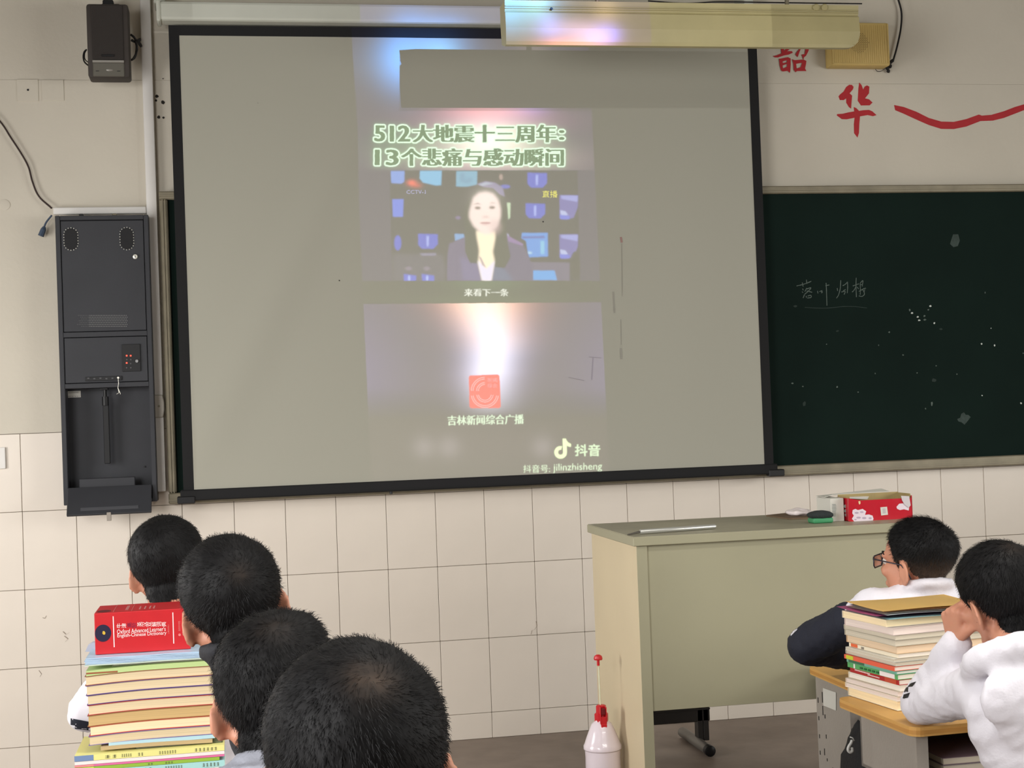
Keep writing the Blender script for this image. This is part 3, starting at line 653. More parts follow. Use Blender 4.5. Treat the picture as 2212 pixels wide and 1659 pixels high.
for k in range(26):
    xx = a.x+.012+k*(sx-.024)/25; box(b, xx-.0008, xx+.0008, yy-.0018, yy+.001, a.z+.012, c.z)
obj('ribbing', b, YEL, ys, kind='stuff')
b = NB()
for (px, py, px2, py2) in ((1787, 141, 1916, 133),): pass
box(b, a.x+.004, c.x-.004, yy-.003, yy+.001, a.z+.004, a.z+.010, .001); box(b, a.x+.004, a.x+.010, yy-.003, yy+.001, a.z+.010, c.z+.006, .001); box(b, c.x-.010, c.x-.004, yy-.003, yy+.001, a.z+.010, c.z+.006, .001)
obj('front_rim', b, YEL, ys)
# ---------------------------------------------------------------- loose cables
b = NB(); tube(b, smooth_pts([at(1928, -60, -.02), at(1938, -10, -.02), at(1947, 25, -.02), at(1946, 60, -.02), at(1938, 100, -.02), at(1929, 132, -.018)], 6), .0042, 8)
tube(b, smooth_pts([at(1929, 130, -.018), at(1921, 138, -.03), at(1924, 144, -.016), at(1915, 143, -.02), at(1919, 152, -.015), at(1917, 157, -.012)], 5), [.006, .008, .007, .008, .006]*5+[.002], 8)
tube(b, smooth_pts([at(1914, 146, -.016), at(1905, 153, -.012), at(1895, 154, -.01), at(1888, 144, -.012)], 6), .0012, 6)
tag(obj('hanging_cable', b, RUB, smooth=True), 'black cable with a frayed knotted end hanging beside the yellowed wall speaker', 'cable')
b = NB(); tube(b, smooth_pts([at(-40, 225, -.02), at(0, 262, -.02), at(24, 298, -.02), at(48, 335, -.02), at(62, 362, -.02), at(70, 392, -.02), at(84, 424, -.02), at(112, 450, -.022)], 6), .0035, 8)
tag(obj('wall_cable', b, mat('brown_cable', (52, 36, 32), .6), smooth=True), 'dark brown cable curving down the left wall to the cabinet', 'cable')
b = NB(); tube(b, smooth_pts([at(112, 465, -.03), at(100, 480, -.03), at(95, 492, -.03)], 6), .0035, 8); pl = at(89, 503, -.03)
tc_ = thing('connector_cable', 'short blue-grey cable with a plug dangling left of the control cabinet', 'cable', at(112, 465, -.03))
BLU = mat('blue_grey_plastic', (70, 84, 104), .5)
obj('lead', b, BLU, tc_, smooth=True)
b = NB(); p1, p2 = at(96, 490, -.03), at(88, 510, -.03); tube(b, [p1, p1.lerp(p2, .3), p2], [.006, .0105, .0115], 8); obj('plug', b, BLU, tc_)
# ---------------------------------------------------------------- dark grey control cabinet
ky = -.105
def kp(u, v, Y=ky): return at(u/2.304, 420+v/2.304, Y)
X0, X1 = .166, .512; ZT = at(215, 465, ky).z; ZB = at(235, 1090, ky).z+.004
kb = thing('control_cabinet', 'tall dark grey steel multimedia control cabinet on the wall left of the projection screen', 'cabinet', ((X0+X1)/2, -.08, ZB))
zr1 = kp(500, 962).z      # top of the open bay
T_ = .018
b = NB()
box(b, X0, X1, -.012, -.002, ZB, ZT); box(b, X0, X0+T_, ky, -.012, ZB, ZT, .002); box(b, X1-T_, X1, ky, -.012, ZB, ZT, .002)
box(b, X0+T_, X1-T_, ky, -.012, ZT-.018, ZT, .002); box(b, X0+T_, X1-T_, ky, -.012, ZB, ZB+.012)
zd1 = kp(500, 683).z; zd0 = kp(500, 708).z; zp0 = kp(500, 938).z
box(b, X0+T_, X1-T_, ky, -.012, zd0, zd1, .001); box(b, X0+T_, X1-T_, ky, -.03, zr1, zp0, .001)
obj('body', b, GREYM, kb)
b = NB(); box(b, X0+T_+.002, X1-T_-.002, ky+.002, ky+.008, zd1+.002, ZT-.020, .0015); door = obj('upper_door', b, GREYM, kb)
b = NB(); box(b, X0+T_+.002, X1-T_-.002, ky+.002, ky+.05, zp0+.002, zd0-.002, .0015); pan = obj('control_panel', b, GREYM, kb)
SLV = mat('bright_dots', (228, 226, 214), .3, .3)
def oval(cu, cv, ru, rv):
    c_ = kp(cu, cv); rx = abs(kp(cu+ru, cv).x-c_.x); rz = abs(kp(cu, cv+rv).z-c_.z)
    b = NB(); pts = []
    for s, (zz, a0) in enumerate(((rz-rx, 0), (-(rz-rx), PI))):
        for t in range(9): pts.append(Vector((c_.x+rx*.93*math.cos(a0+PI*t/8), ky-.0005, c_.z+zz+rx*.93*math.sin(a0+PI*t/8))))
    quadbox(b, pts, (0, 1, 0), .004); obj('oval_vent', b, mat('vent_black', (24, 24, 26), .7), kb)
    b = NB()
    for i in range(-3, 4):
        for j in range(-7, 8):
            hx = c_.x+i*.0058+(j % 2)*.0029; hz = c_.z+j*.0062
            dzz = max(0, abs(hz-c_.z)-(rz-rx))
            if math.hypot(hx-c_.x, dzz) < rx*.78: lathe(b, (hx, ky-.0012, hz), [(.0019, 0), (.0019, .001)], 6, 'Y')
    obj('vent_holes', b, BLK, kb, kind='stuff')
    n = 22; per = 2*(rz-rx)*2+2*PI*rx
    for k in range(n):
        s = k/n*per
        if s < 2*(rz-rx): x_, z_ = rx, -(rz-rx)+s
        elif s < 2*(rz-rx)+PI*rx: aa_ = (s-2*(rz-rx))/rx; x_, z_ = rx*math.cos(aa_), (rz-rx)+rx*math.sin(aa_)
        elif s < 4*(rz-rx)+PI*rx: x_, z_ = -rx, (rz-rx)-(s-2*(rz-rx)-PI*rx)
        else: aa_ = PI+(s-4*(rz-rx)-PI*rx)/rx; x_, z_ = rx*math.cos(aa_), -(rz-rx)+rx*math.sin(aa_)
        b = NB(); lathe(b, (c_.x+x_, ky-.0016, c_.z+z_), [(.0012, 0), (.0020, .0012), (.0020, .003)], 8, 'Y'); obj('rim_stud', b, SLV, kb)
oval(353, 222, 35, 56); oval(631, 220, 34, 56)
b = NB(); p = kp(673, 310); lathe(b, (p.x, ky-.006, p.z), [(.0035, 0), (.0085, .001), (.0095, .008)], 18, 'Y'); lk = obj('lock', b, SLV, kb, smooth='auto')
b = NB(); box(b, p.x-.0012, p.x+.0012, ky-.0068, ky-.0055, p.z-.004, p.z+.004); obj('keyhole', b, BLK, lk)
PERF = mat('perforation_light', (128, 128, 126), .6)
b = NB()
for r in range(7):
    for k in range(32):
        u = 382+k*8.2+(r % 2)*4.1; v = 602+r*9.0
        if u > 634 or (u < 395+r*2 and random.random() < .5): continue
        p = kp(u, v); lathe(b, (p.x, ky+.0012, p.z), [(.0017 if u > 440 else .0010, 0), (.0017 if u > 440 else .0010, .001)], 6, 'Y')
obj('perforated_strip', b, PERF, kb, kind='stuff')
p0, p1 = kp(610, 882), kp(697, 744)
b = NB(); box(b, p0.x, p1.x, ky-.004, ky+.004, p0.z, p1.z, .001); obj('keypad', b, BLK, kb)
REDL = mat('red_led', (255, 90, 70), .4, emit=(255, 70, 50), estr=2.2); KEY = mat('key_grey', (84, 84, 86), .5)
for (u, v, on) in ((631, 803, 1), (651, 803, 1), (631, 839, 1), (651, 842, 0), (631, 863, 0), (652, 863, 0), (632, 822, 0), (652, 822, 0)):
    p = kp(u, v); b = NB(); box(b, p.x-.0028, p.x+.0028, ky-.0065, ky-.003, p.z-.0028, p.z+.0028, .0008); obj('key', b, REDL if on else KEY, kb, label='lit red key' if on else None)
p = kp(682, 830); b = NB(); lathe(b, (p.x, ky-.013, p.z), [(.006, 0), (.0068, .002), (.0068, .01)], 6, 'Y'); obj('knob', b, mat('grey_knob', (140, 140, 140), .4, .4), kb)
p0, p1 = kp(426, 930), kp(607, 903)
b = NB(); box(b, p0.x, p1.x, ky-.003, ky+.004, p0.z, p1.z, .001); pp = obj('port_strip', b, BLK, kb)
for k in range(6):
    p = kp(440+k*30, 915+(k % 2)*2); b = NB(); box(b, p.x-.0035, p.x+.0035, ky-.0042, ky-.002, p.z-.0022, p.z+.0022); obj('port', b, KEY, pp)
b = NB(); tube(b, smooth_pts([kp(588, 915, ky-.01), kp(590, 940, ky-.012), kp(587, 962, ky-.012), kp(592, 985, ky-.012), kp(580, 994, ky-.012)], 4), .0011, 6); tube(b, [kp(590, 968, ky-.012), kp(600, 994, ky-.012)], .0011, 6)
p = kp(588, 912, ky-.006); lathe(b, p, [(.004, 0), (.004, .004)], 10, 'Y'); obj('key_chain', b, SLV, kb)
p0, p1 = kp(327, 1010, ky+.02), kp(392, 975, ky+.02); PAPER = mat('label_paper', (196, 194, 186), .8)
b = NB(); box(b, p0.x, p1.x, -.0150, -.0118, p0.z, p1.z); stk = obj('sticker', b, PAPER, kb)
b = NB()
for k in range(22):
    if random.random() < .75: x_ = p0.x+.002+k*(p1.x-p0.x-.004)/22; box(b, x_, x_+.0007, -.0156, -.0148, p0.z+.002, p0.z+.006)
for k in range(2): box(b, p0.x+.003, p1.x-.008, -.0156, -.0148, p1.z-.004-k*.004, p1.z-.003-k*.004)
obj('barcode', b, BLK, stk, kind='stuff')
# swing arm hanging in the bay
p = kp(523, 980, -.06); q_ = kp(533, 1340, -.06); q2_ = kp(525, 1045, -.06)
b = NB(); box(b, q2_.x-.011, q2_.x+.011, -.058, -.040, q_.z, q2_.z, .002); obj('swing_arm', b, BLK, kb)
b = NB(); tube(b, [(q2_.x, -.06, q2_.z-.004), (q2_.x, -.06, q2_.z+.03)], .0125, 14); tube(b, [(q2_.x, -.06, q2_.z+.03), (q2_.x, -.062, zr1+.002)], .007, 10); box(b, q2_.x-.02, q2_.x+.012, -.075, -.045, zr1-.008, zr1+.0, .001); obj('arm_joint', b, BLK, kb, smooth='auto')
p0, p1 = kp(397, 1452, -.08), kp(672, 1404, -.08)
b = NB(); box(b, p0.x, p1.x, -.095, -.07, p0.z-.01, p1.z, .002); obj('inner_tray', b, GREYM, kb)
p = kp(722, 1355, -.02); b = NB(); lathe(b, (p.x-.002, -.016, p.z), [(.004, 0), (.004, .004)], 8, 'Y'); obj('grommet', b, BLK, kb)
# folded-down front shelf
zt_ = kp(530, 1452, ky-.02).z; zb_ = kp(530, 1588, ky-.09).z
xl, xr = kp(332, 1520, ky-.06).x, kp(757, 1500, ky-.06).x
b = NB(); box(b, xl, xr-.003, 0, .012, 0, math.hypot(zt_-zb_, .075), .002)
b.transform(Matrix.Translation((0, ky-.085, zb_)) @ Matrix.Rotation(-math.atan2(.075, zt_-zb_), 4, 'X')); shf = obj('drop_shelf', b, GREYM, kb)
b = NB(); box(b, xl+.05, xr-.05, -.002, .004, .016, .030, .001)
b.transform(Matrix.Translation((0, ky-.085, zb_)) @ Matrix.Rotation(-math.atan2(.075, zt_-zb_), 4, 'X')); obj('pull_slot', b, mat('slot_grey', (72, 73, 77), .5), shf)
p = kp(545, 1612, ky-.06); b = NB(); box(b, p.x-.008, p.x+.008, ky-.085, ky-.070, p.z-.008, zb_+.004, .001); obj('latch', b, mat('latch_metal', (150, 142, 132), .4, .3), kb)
for (u, v) in ((404, 98), (570, 94)):
    p = kp(u, v, ky+.03); b = NB(); box(b, p.x-.008, p.x+.008, -.08, -.05, ZT-.001, ZT+.010, .002); obj('cable_gland', b, BLK if u < 500 else ALU, kb)
# ---------------------------------------------------------------- teacher's podium
POD = mat('podium_laminate', (156, 152, 127), .5, var=.03, vscale=3, spec=.35); PODS = mat('podium_lit_side', (205, 190, 158), .5, var=.03, vscale=3, spec=.35); PODT = mat('podium_top', (156, 151, 128), .45, var=.10, vscale=7)  # sides paler than the front: light from the left put into their colour
PX0, PX1, PY0, PY1, PZ = 1.990, 2.985, -1.60, -1.00, .922
po = thing('podium', 'large olive-beige laminate podium standing in front of the tiled wall', 'podium', ((PX0+PX1)/2, -1.3, 0))
b = NB(); box(b, PX0, PX1, PY0, PY1, PZ-.028, PZ-.001, .002); obj('top_edge', b, POD, po)
b = NB(); box(b, PX0+.003, PX1-.003, PY0+.003, PY1-.003, PZ-.002, PZ+.0004); obj('top_surface', b, PODT, po)
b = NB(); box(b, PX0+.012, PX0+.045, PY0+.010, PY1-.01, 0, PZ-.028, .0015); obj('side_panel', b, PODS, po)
b = NB(); box(b, PX0+.012, PX0+.0445, PY0+.0085, PY0+.0099, .001, PZ-.029); obj('front_tone_strip', b, POD, po)  # thin strip that puts the front's shaded tone on the panel edge
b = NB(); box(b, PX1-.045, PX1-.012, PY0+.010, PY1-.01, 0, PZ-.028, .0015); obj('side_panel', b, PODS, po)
b = NB(); box(b, PX0+.0455, PX1-.0455, PY0+.016, PY0+.034, .39, PZ-.0285, .001); obj('front_panel', b, POD, po)
b = NB(); box(b, PX0+.046, PX1-.046, PY1-.13, PY1-.11, .62, PZ-.03); obj('inner_shelf', b, POD, po)
# dark metal frame standing behind the podium's front panel
DM = mat('dark_frame_metal', (42, 38, 35), .5, .3); GT = mat('grey_tube', (112, 108, 102), .45, .4)
fy = -.46
pA, pB = at(1400, 1566, fy), at(1505, 1558, fy); zA = at(1400, 1525, fy).z
st = thing('metal_frame', 'dark metal desk frame with a tubular foot standing behind the podium panel', 'frame', (pB.x, fy, 0))
b = NB(); box(b, pA.x-.10, pB.x+.05, fy-.012, fy+.012, pA.z, zA+.05, .003); box(b, pA.x-.10, pB.x+.05, fy-.016, fy-.011, pA.z+.045, pA.z+.051); obj('cross_beam', b, DM, st)
for nm, xx in (('post', at(1512, 1590, fy).x), ('post', at(1533, 1590, fy-.05).x)):
    b = NB(); box(b, xx-.011, xx+.011, fy-.012, fy+.03, .03, zA+.05, .002); obj(nm, b, DM, st)
xx = at(1520, 1640, fy).x
b = NB(); tube(b, [(xx-.02, fy+.20, .022), (xx-.02, fy-.15, .022)], .020, 16); obj('foot_tube', b, GT, st, smooth='auto')
b = NB(); lathe(b, (xx-.02, fy-.156, .022), [(.015, 0), (.021, .004), (.021, .03)], 16, 'Y'); obj('foot_cap', b, BLK, st, smooth='auto')
b = NB(); box(b, pA.x-.12, pA.x-.09, fy-.012, fy+.03, 0, zA+.05, .002); obj('post', b, DM, st)
# --- things on the podium
SIL = mat('brushed_silver', (196, 196, 190), .3, .6)
p0, p1 = atz(1382, 1149, PZ+.009), atz(1545, 1137, PZ+.009); d = (p1-p0)
pt = thing('pointer', 'silver metal rod pointer lying near the front edge of the podium top', 'pointer', p0)
b = NB(); tube(b, [p0, p0+d*.01, p1-d*.01, p1], [.006, .0075, .0075, .0065], 14); obj('rod', b, SIL, pt, smooth='auto')
b = NB(); tube(b, [p0-d*.16+Vector((0, 0, -.006)), p0], [.0022, .0040], 10); obj('tip', b, mat('pewter', (96, 92, 84), .4, .5), pt, smooth='auto')
BRN = mat('brown_board', (112, 92, 70), .7, var=.1); WPK = mat('white_packet', (236, 226, 224), .55, bump=.3, bscale=40)
b = NB(); quadbox(b, [atz(*p, PZ+.001) for p in ((1655, 1115), (1703, 1122), (1800, 1119), (1795, 1111), (1700, 1110))], (0, 0, 1), .004)
tag(obj('clipboard', b, BRN), 'thin brown board lying on the podium under the white packet', 'board')
def pillow(bm, c, rx, ry, rz, n=18, crumple=.12, seed=0, sq=.7):
    rows = []
    for i in range(n//2+1):
        th = PI*i/(n//2); row = []
        for k in range(n):
            ph = 2*PI*k/n
            f = lambda v, e: math.copysign(abs(v)**e, v)
            v = Vector((rx*f(math.cos(ph), sq)*math.sin(th), ry*f(math.sin(ph), sq)*math.sin(th), rz*math.cos(th)))
            v *= 1+crumple*noise.noise(v*45+Vector((seed, 0, 0)))
            row.append(bm.verts.new(c+v))
        rows.append(row)
    for i in range(n//2):
        for k in range(n):
            try: bm.faces.new([rows[i][k], rows[i][(k+1) % n], rows[i+1][(k+1) % n], rows[i+1][k]])
            except Exception: pass
    bmesh.ops.remove_doubles(bm, verts=[v for r in (rows[0], rows[-1]) for v in r], dist=1e-5)
c = atz(1727, 1113, PZ+.005); c.z = PZ+.0155
b = NB(); pillow(b, c, .036, .045, .0125, 24, .35, 2); tag(obj('white_packet', b, WPK, smooth=True), 'small crumpled white packet lying on the brown board on the podium', 'packet')
c = atz(1783, 1106, PZ+.005); c.z = PZ+.022; b = NB(); pillow(b, c, .026, .03, .020, 20, .3, 9); tag(obj('paper_wad', b, PAPER, smooth=True), 'small pale wad lying behind the chalkboard eraser', 'paper')
c = atz(1779, 1131, PZ); er = thing('board_eraser', 'chalkboard eraser with green base and black felt on the podium', 'eraser', c)
GRN = mat('green_plastic', (62, 138, 92), .5); FELT = mat('black_felt', (44, 50, 50), .95, bump=.5, bscale=300)
b = NB(); box(b, c.x-.033, c.x+.036, c.y+.002, c.y+.055, PZ+.0005, PZ+.018, .006, 3); obj('base', b, GRN, er, smooth='auto')
b = NB(); pillow(b, Vector((c.x+.001, c.y+.028, PZ+.026)), .038, .030, .015, 28, .10, 4, .45); obj('felt_pad', b, FELT, er, smooth=True)
CARD = mat('cardboard_inner', (164, 146, 98), .7, var=.08, vscale=20); WCARD = mat('white_card', (206, 204, 194), .5); GCARD = mat('grey_print', (130, 138, 134), .5)
REDF = mat('red_film', (186, 24, 42), .22, spec=.6, coat=.4, bump=.12, bscale=18); FLW = mat('pale_flower_print', (222, 208, 216), .3, spec=.5)
# red tissue packet box in front
r0 = atz(1836, 1127, PZ); r1 = atz(1966, 1119, PZ); yb = r0.y+.10
zt = at(1836, 1074, r0.y).z
rb = thing('red_tissue_box', 'red film-wrapped tissue box with pale flower print, open at the top', 'box', ((r0.x+r1.x)/2, r0.y+.05, PZ))
X0_, X1_ = r0.x, r1.x; yf = r0.y
b = NB(); box(b, X0_+.001, X1_-.001, yf, yf+.002, PZ, zt-.012); box(b, X0_, X0_+.002, yf, yb, PZ, zt-.004); box(b, X1_-.002, X1_, yf, yb, PZ, zt-.004); box(b, X0_, X1_, yb-.002, yb, PZ, zt-.004); box(b, X0_, X1_, yf, yb, PZ, PZ+.002); obj('carton', b, REDF, rb)
b = NB(); box(b, X0_+.0025, X1_-.0025, yb-.005, yb-.003, PZ+.004, zt+.004); box(b, X1_-.0045, X1_-.003, yf+.004, yb-.004, PZ+.004, zt+.002); box(b, X0_+.003, X0_+.0045, yf+.004, yb-.004, PZ+.004, zt+.001); obj('inner_card', b, CARD, rb)
def on_front(u, v, e=.0006):   # zoom crop (1640,1040) scale 5.82 -> box front
    return at(1640+u/5.82, 1040+v/5.82, yf-e)
b = NB(); flat_poly(b, [on_front(*p) for p in ((1125,215),(1300,240),(1450,235),(1600,222),(1760,225),(1800,240),(1880,260),(1885,420),(1700,505),(1200,508),(1120,500))]); obj('red_front', b, REDF, rb)
for pts in (((1175,360),(1210,345),(1240,360),(1300,345),(1345,375),(1330,420),(1380,415),(1425,430),(1438,470),(1420,505),(1200,508),(1165,470),(1190,430),(1170,400)), ((1725,320),(1760,280),(1810,275),(1850,300),(1885,330),(1880,365),(1820,350),(1770,360),(1735,345))):
    b = NB(); flat_poly(b, [on_front(*p, .0012) for p in pts]); obj('flower_print', b, FLW, rb)
PTL = mat('petal_shadow_print', (176, 160, 176), .4)
b = NB()
for (u, v, ru, rv) in ((1225, 395, 26, 22), (1290, 385, 24, 18), (1250, 455, 30, 22), (1320, 460, 28, 24), (1395, 462, 20, 22), (1210, 480, 16, 14)):
    flat_poly(b, [on_front(u+ru*math.cos(t*PI/5), v+rv*math.sin(t*PI/5)*.6, .0016) for t in range(10)])
obj('petal_print', b, PTL, rb)
b = NB(); quadbox(b, [on_front(*p, .001) for p in ((1522,325),(1606,318),(1618,418),(1532,428))], (0, -1, 0), .0008); lb = obj('white_label', b, WCARD, rb)
b = NB(); flat_poly(b, [on_front(*p, .0022) for p in ((1550,340),(1588,337),(1594,400),(1556,404))]); obj('label_print', b, mat('label_print', (186, 176, 176), .6), lb)
b = NB(); P_ = [at(1640+u/5.82, 1040+v/5.82, yf-.004) for u, v in ((1785,180),(1885,185),(1905,300),(1880,330),(1830,290),(1800,240))]; quadbox(b, P_, (0, 1, 0), .003); obj('film_fold', b, mat('clear_film', (205, 198, 200), .15, spec=.8), rb)
b = NB(); flat_poly(b, [on_front(*p, .0012) for p in ((1246,250),(1270,246),(1274,275),(1262,292),(1252,280))]); obj('gold_spot', b, mat('gold_spot', (225, 200, 150), .4), rb)
# white box behind it with its lid standing open
w0 = atz(1797, 1126, PZ); wy = yf+.03
a_ = at(1795, 1124, wy); c_ = at(1833, 1124, wy); zt2 = at(1797, 1077, wy).z
wb = thing('white_carton', 'white carton with grey print and a raised lid, behind the red tissue box', 'box', (a_.x+.03, wy+.04, PZ))
b = NB(); box(b, a_.x, X0_-.006, wy, wy+.115, PZ+.0005, zt2, .001); obj('carton', b, WCARD, wb)
b = NB(); 
for k, (u, v, ru, rv) in enumerate(((1085, 312, 22, 22), (1088, 370, 20, 22), (1090, 420, 14, 20))):
    flat_poly(b, [at(1640+(u+ru*math.cos(t*PI/6))/5.82, 1040+(v+rv*math.sin(t*PI/6))/5.82, wy-.0008) for t in range(12)])
for k in range(9): P_ = [(915+random.random()*8, 285+k*18), (960+random.random()*25, 285+k*18), (960, 293+k*18), (915, 293+k*18)]; flat_poly(b, [at(1640+u/5.82, 1040+v/5.82, wy-.0008) for u, v in P_])
obj('printed_marks', b, GCARD, wb)
l0, l1 = at(1795, 1076, wy+.01), at(1921, 1062, wy+.05)
b = NB(); zz = zt2+.001
L_ = [Vector((a_.x-.004, wy+.002, zz)), Vector((a_.x-.004, wy+.11, zz+.004)), at(1900, 1056, wy+.12), at(1921, 1062, wy+.06), at(1921, 1067, wy+.03)]
a1 = [Vector((a_.x-.004, wy+.0, zz)), Vector((X0_-.006, wy, zz+.006)), at(1921, 1070, yb+.012), at(1921, 1062, yb+.012), at(1904, 1056, yb+.05), Vector((a_.x-.004, wy+.11, zz+.002))]
a1[1].y = yb+.006; a1[0].y = yb-.03
quadbox(b, a1, (0, 0, 1), .0015); obj('raised_lid', b, WCARD, wb)
b = NB(); e0, e1, e2 = a1[1], a1[2], a1[2]+Vector((0, 0, -.02)); quadbox(b, [a1[0]+Vector((.012, 0, 0)), a1[2], a1[2]+Vector((-.01, 0, -.016)), a1[0]+Vector((.05, 0, -.003))], (0, 1, 0), .0015); obj('lid_flap', b, WCARD, wb)
# ---------------------------------------------------------------- pump spray bottle
sx_, sy_ = 1.9305, -1.35
WPL = mat('white_translucent_plastic', (228, 216, 224), .25, spec=.5, coat=.3); RPL = mat('red_plastic', (196, 24, 36), .35, spec=.5, coat=.2); RDK = mat('dark_red_plastic', (110, 12, 20), .5); ROD = mat('pale_rod', (216, 218, 190), .4)
def bz(py): return at(1302, py, sy_).z
so = thing('spray_bottle', 'white plastic pump spray bottle with red head, standing left of the podium', 'spray bottle', (sx_, sy_, 0))
zr = bz(1612); zs = bz(1560)
b = NB(); lathe(b, (sx_, sy_, 0), [(.050, .0005), (.056, .006), (.057, .03), (.056, zr-.03), (.057, zr-.010), (.0605, zr-.006), (.0605, zr+.004), (.057, zr+.010), (.050, zr+.030), (.041, zr+.052), (.032, zs-.004), (.022, zs+.004), (.020, zs+.012)], 40); obj('bottle', b, WPL, so, smooth='auto')
b = NB(); lathe(b, (sx_, sy_, 0), [(.0225, zs+.002), (.0225, bz(1541)), (.017, bz(1539)), (.0165, bz(1524)), (.012, bz(1522))], 8); obj('head', b, RPL, so)
z0_, z1_ = bz(1594), bz(1524)
b = NB(); box(b, sx_-.0095, sx_+.0095, sy_-.034, sy_-.026, z0_-.004, bz(1560), .0015); box(b, sx_-.0105, sx_-.0075, sy_-.030, sy_-.012, bz(1560), z1_, .0005); box(b, sx_+.0075, sx_+.0105, sy_-.030, sy_-.012, bz(1560), z1_, .0005); box(b, sx_-.0095, sx_+.0095, sy_-.030, sy_-.014, bz(1562), bz(1545), .001); obj('trigger', b, RPL, so)
b = NB(); box(b, sx_-.006, sx_+.006, sy_-.031, sy_-.02, bz(1540), bz(1527), .001); obj('nozzle_recess', b, RDK, so)
ptop = at(1293, 1440, sy_)
b = NB(); tube(b, [(sx_-.002, sy_, bz(1524)), (ptop.x, sy_, ptop.z)], .0021, 10); obj('pump_rod', b, ROD, so, smooth='auto')
zk = at(1293, 1437, sy_).z; zk2 = at(1293, 1414, sy_).z
b = NB(); lathe(b, (ptop.x-.0005, sy_, 0), [(.0045, zk-.001), (.0045, zk2-.016), (.013, zk2-.0165), (.0145, zk2-.012), (.012, zk2-.004), (.006, zk2), (.001, zk2+.0005)], 24); obj('pump_knob', b, RPL, so, smooth='auto')
# ---------------------------------------------------------------- books
_sp_f = {'front': lambda x0, x1, yf, yb, t: (x0, x1, yf, yf+t), 'back': lambda x0, x1, yf, yb, t: (x0, x1, yb-t, yb), 'left': lambda x0, x1, yf, yb, t: (x0, x0+t, yf, yb), 'right': lambda x0, x1, yf, yb, t: (x1-t, x1, yf, yb)}
def slab(bm, x0, x1, yf, yb, z0, z1, nx=1, fz=None):
    fz = fz or (lambda x: 0.); R = []
    for i in range(nx+1):
        x = x0+(x1-x0)*i/nx; s = fz(x); R.append([bm.verts.new((x, yf, z0+s)), bm.verts.new((x, yb, z0+s)), bm.verts.new((x, yb, z1+s)), bm.verts.new((x, yf, z1+s))])
    for i in range(nx):
        for j in range(4): bm.faces.new([R[i][j], R[i][(j+1) % 4], R[i+1][(j+1) % 4], R[i+1][j]])
    bm.faces.new(R[0][::-1]); bm.faces.new(R[-1])
def page_mat(name, c):
    """page edges: fine stacked sheets as geometry would show them, a stretched noise"""
    if name in _M: return _M[name]
    m = mat(name, c, .85); nt = m.node_tree; bs = nt.nodes['Principled BSDF']; tc = nt.nodes.new('ShaderNodeTexCoord'); mp = nt.nodes.new('ShaderNodeMapping'); mp.inputs['Scale'].default_value = (3, 3, 900)
    n = nt.nodes.new('ShaderNodeTexNoise'); n.inputs['Scale'].default_value = 1.; n.inputs['Detail'].default_value = 3; r = nt.nodes.new('ShaderNodeValToRGB'); cc = lin(c)
    r.color_ramp.elements[0].position = .3; r.color_ramp.elements[1].position = .6; r.color_ramp.elements[0].color = (*[v*.80 for v in cc], 1); r.color_ramp.elements[1].color = (*cc, 1)
    nt.links.new(tc.outputs['Object'], mp.inputs[0]); nt.links.new(mp.outputs[0], n.inputs['Vector']); nt.links.new(n.outputs['Fac'], r.inputs[0]); nt.links.new(r.outputs[0], bs.inputs['Base Color']); return m
def book(name, label, x0, x1, yf, yb, z0, z1, cover, pages, spine='back', group=None, fz=None, rz=0., ct=.0009, cat='book', root_at=None):
    cx_, cy_ = (x0+x1)/2, (yf+yb)/2
    t = thing(name, label, cat, (cx_, cy_, z0), rz, group)
    X0, X1, F, B_, Z0, Z1 = x0-cx_, x1-cx_, yf-cy_, yb-cy_, 0, z1-z0
    f2 = (lambda x: fz(x+cx_)) if fz else None; n = 10 if fz else 1
    b = NB(); slab(b, X0, X1, F, B_, Z1-ct, Z1, n, f2); slab(b, X0, X1, F, B_, Z0, Z0+ct, n, f2)
    s = _sp_f[spine](X0, X1, F, B_, .0015); slab(b, s[0], s[1], s[2], s[3], Z0+ct, Z1-ct, n if spine in ('front', 'back') else 1, f2); obj('cover', b, cover, t, local=True)
    i = .0022; b = NB(); slab(b, X0+(i if spine != 'left' else .0016), X1-(i if spine != 'right' else .0016), F+(i if spine != 'front' else .0016), B_-(i if spine != 'back' else .0016), Z0+ct, Z1-ct, n, f2); obj('pages', b, pages, t, local=True)
    return t
G1 = 'books stacked on the left desk'; G2 = 'books stacked on the right desk'
CRM = page_mat('cream_pages', (222, 202, 164)); CRM2 = page_mat('pale_pages', (246, 226, 184)); TAN = page_mat('tan_pages', (204, 172, 118)); WHP = page_mat('white_pages', (232, 224, 212)); GRP = page_mat('grey_pages', (206, 196, 176)); PKP = page_mat('pink_pages', (228, 212, 202))
def cm(n, c, r=.5): return mat('cover_'+n, c, r, spec=.35)
xm = .64
sag = lambda x: -.10*max(0, xm+.02-x)**2*2.2
YF = -2.90
def zz(py, px=320, Y=YF): return at(px, py, Y).z
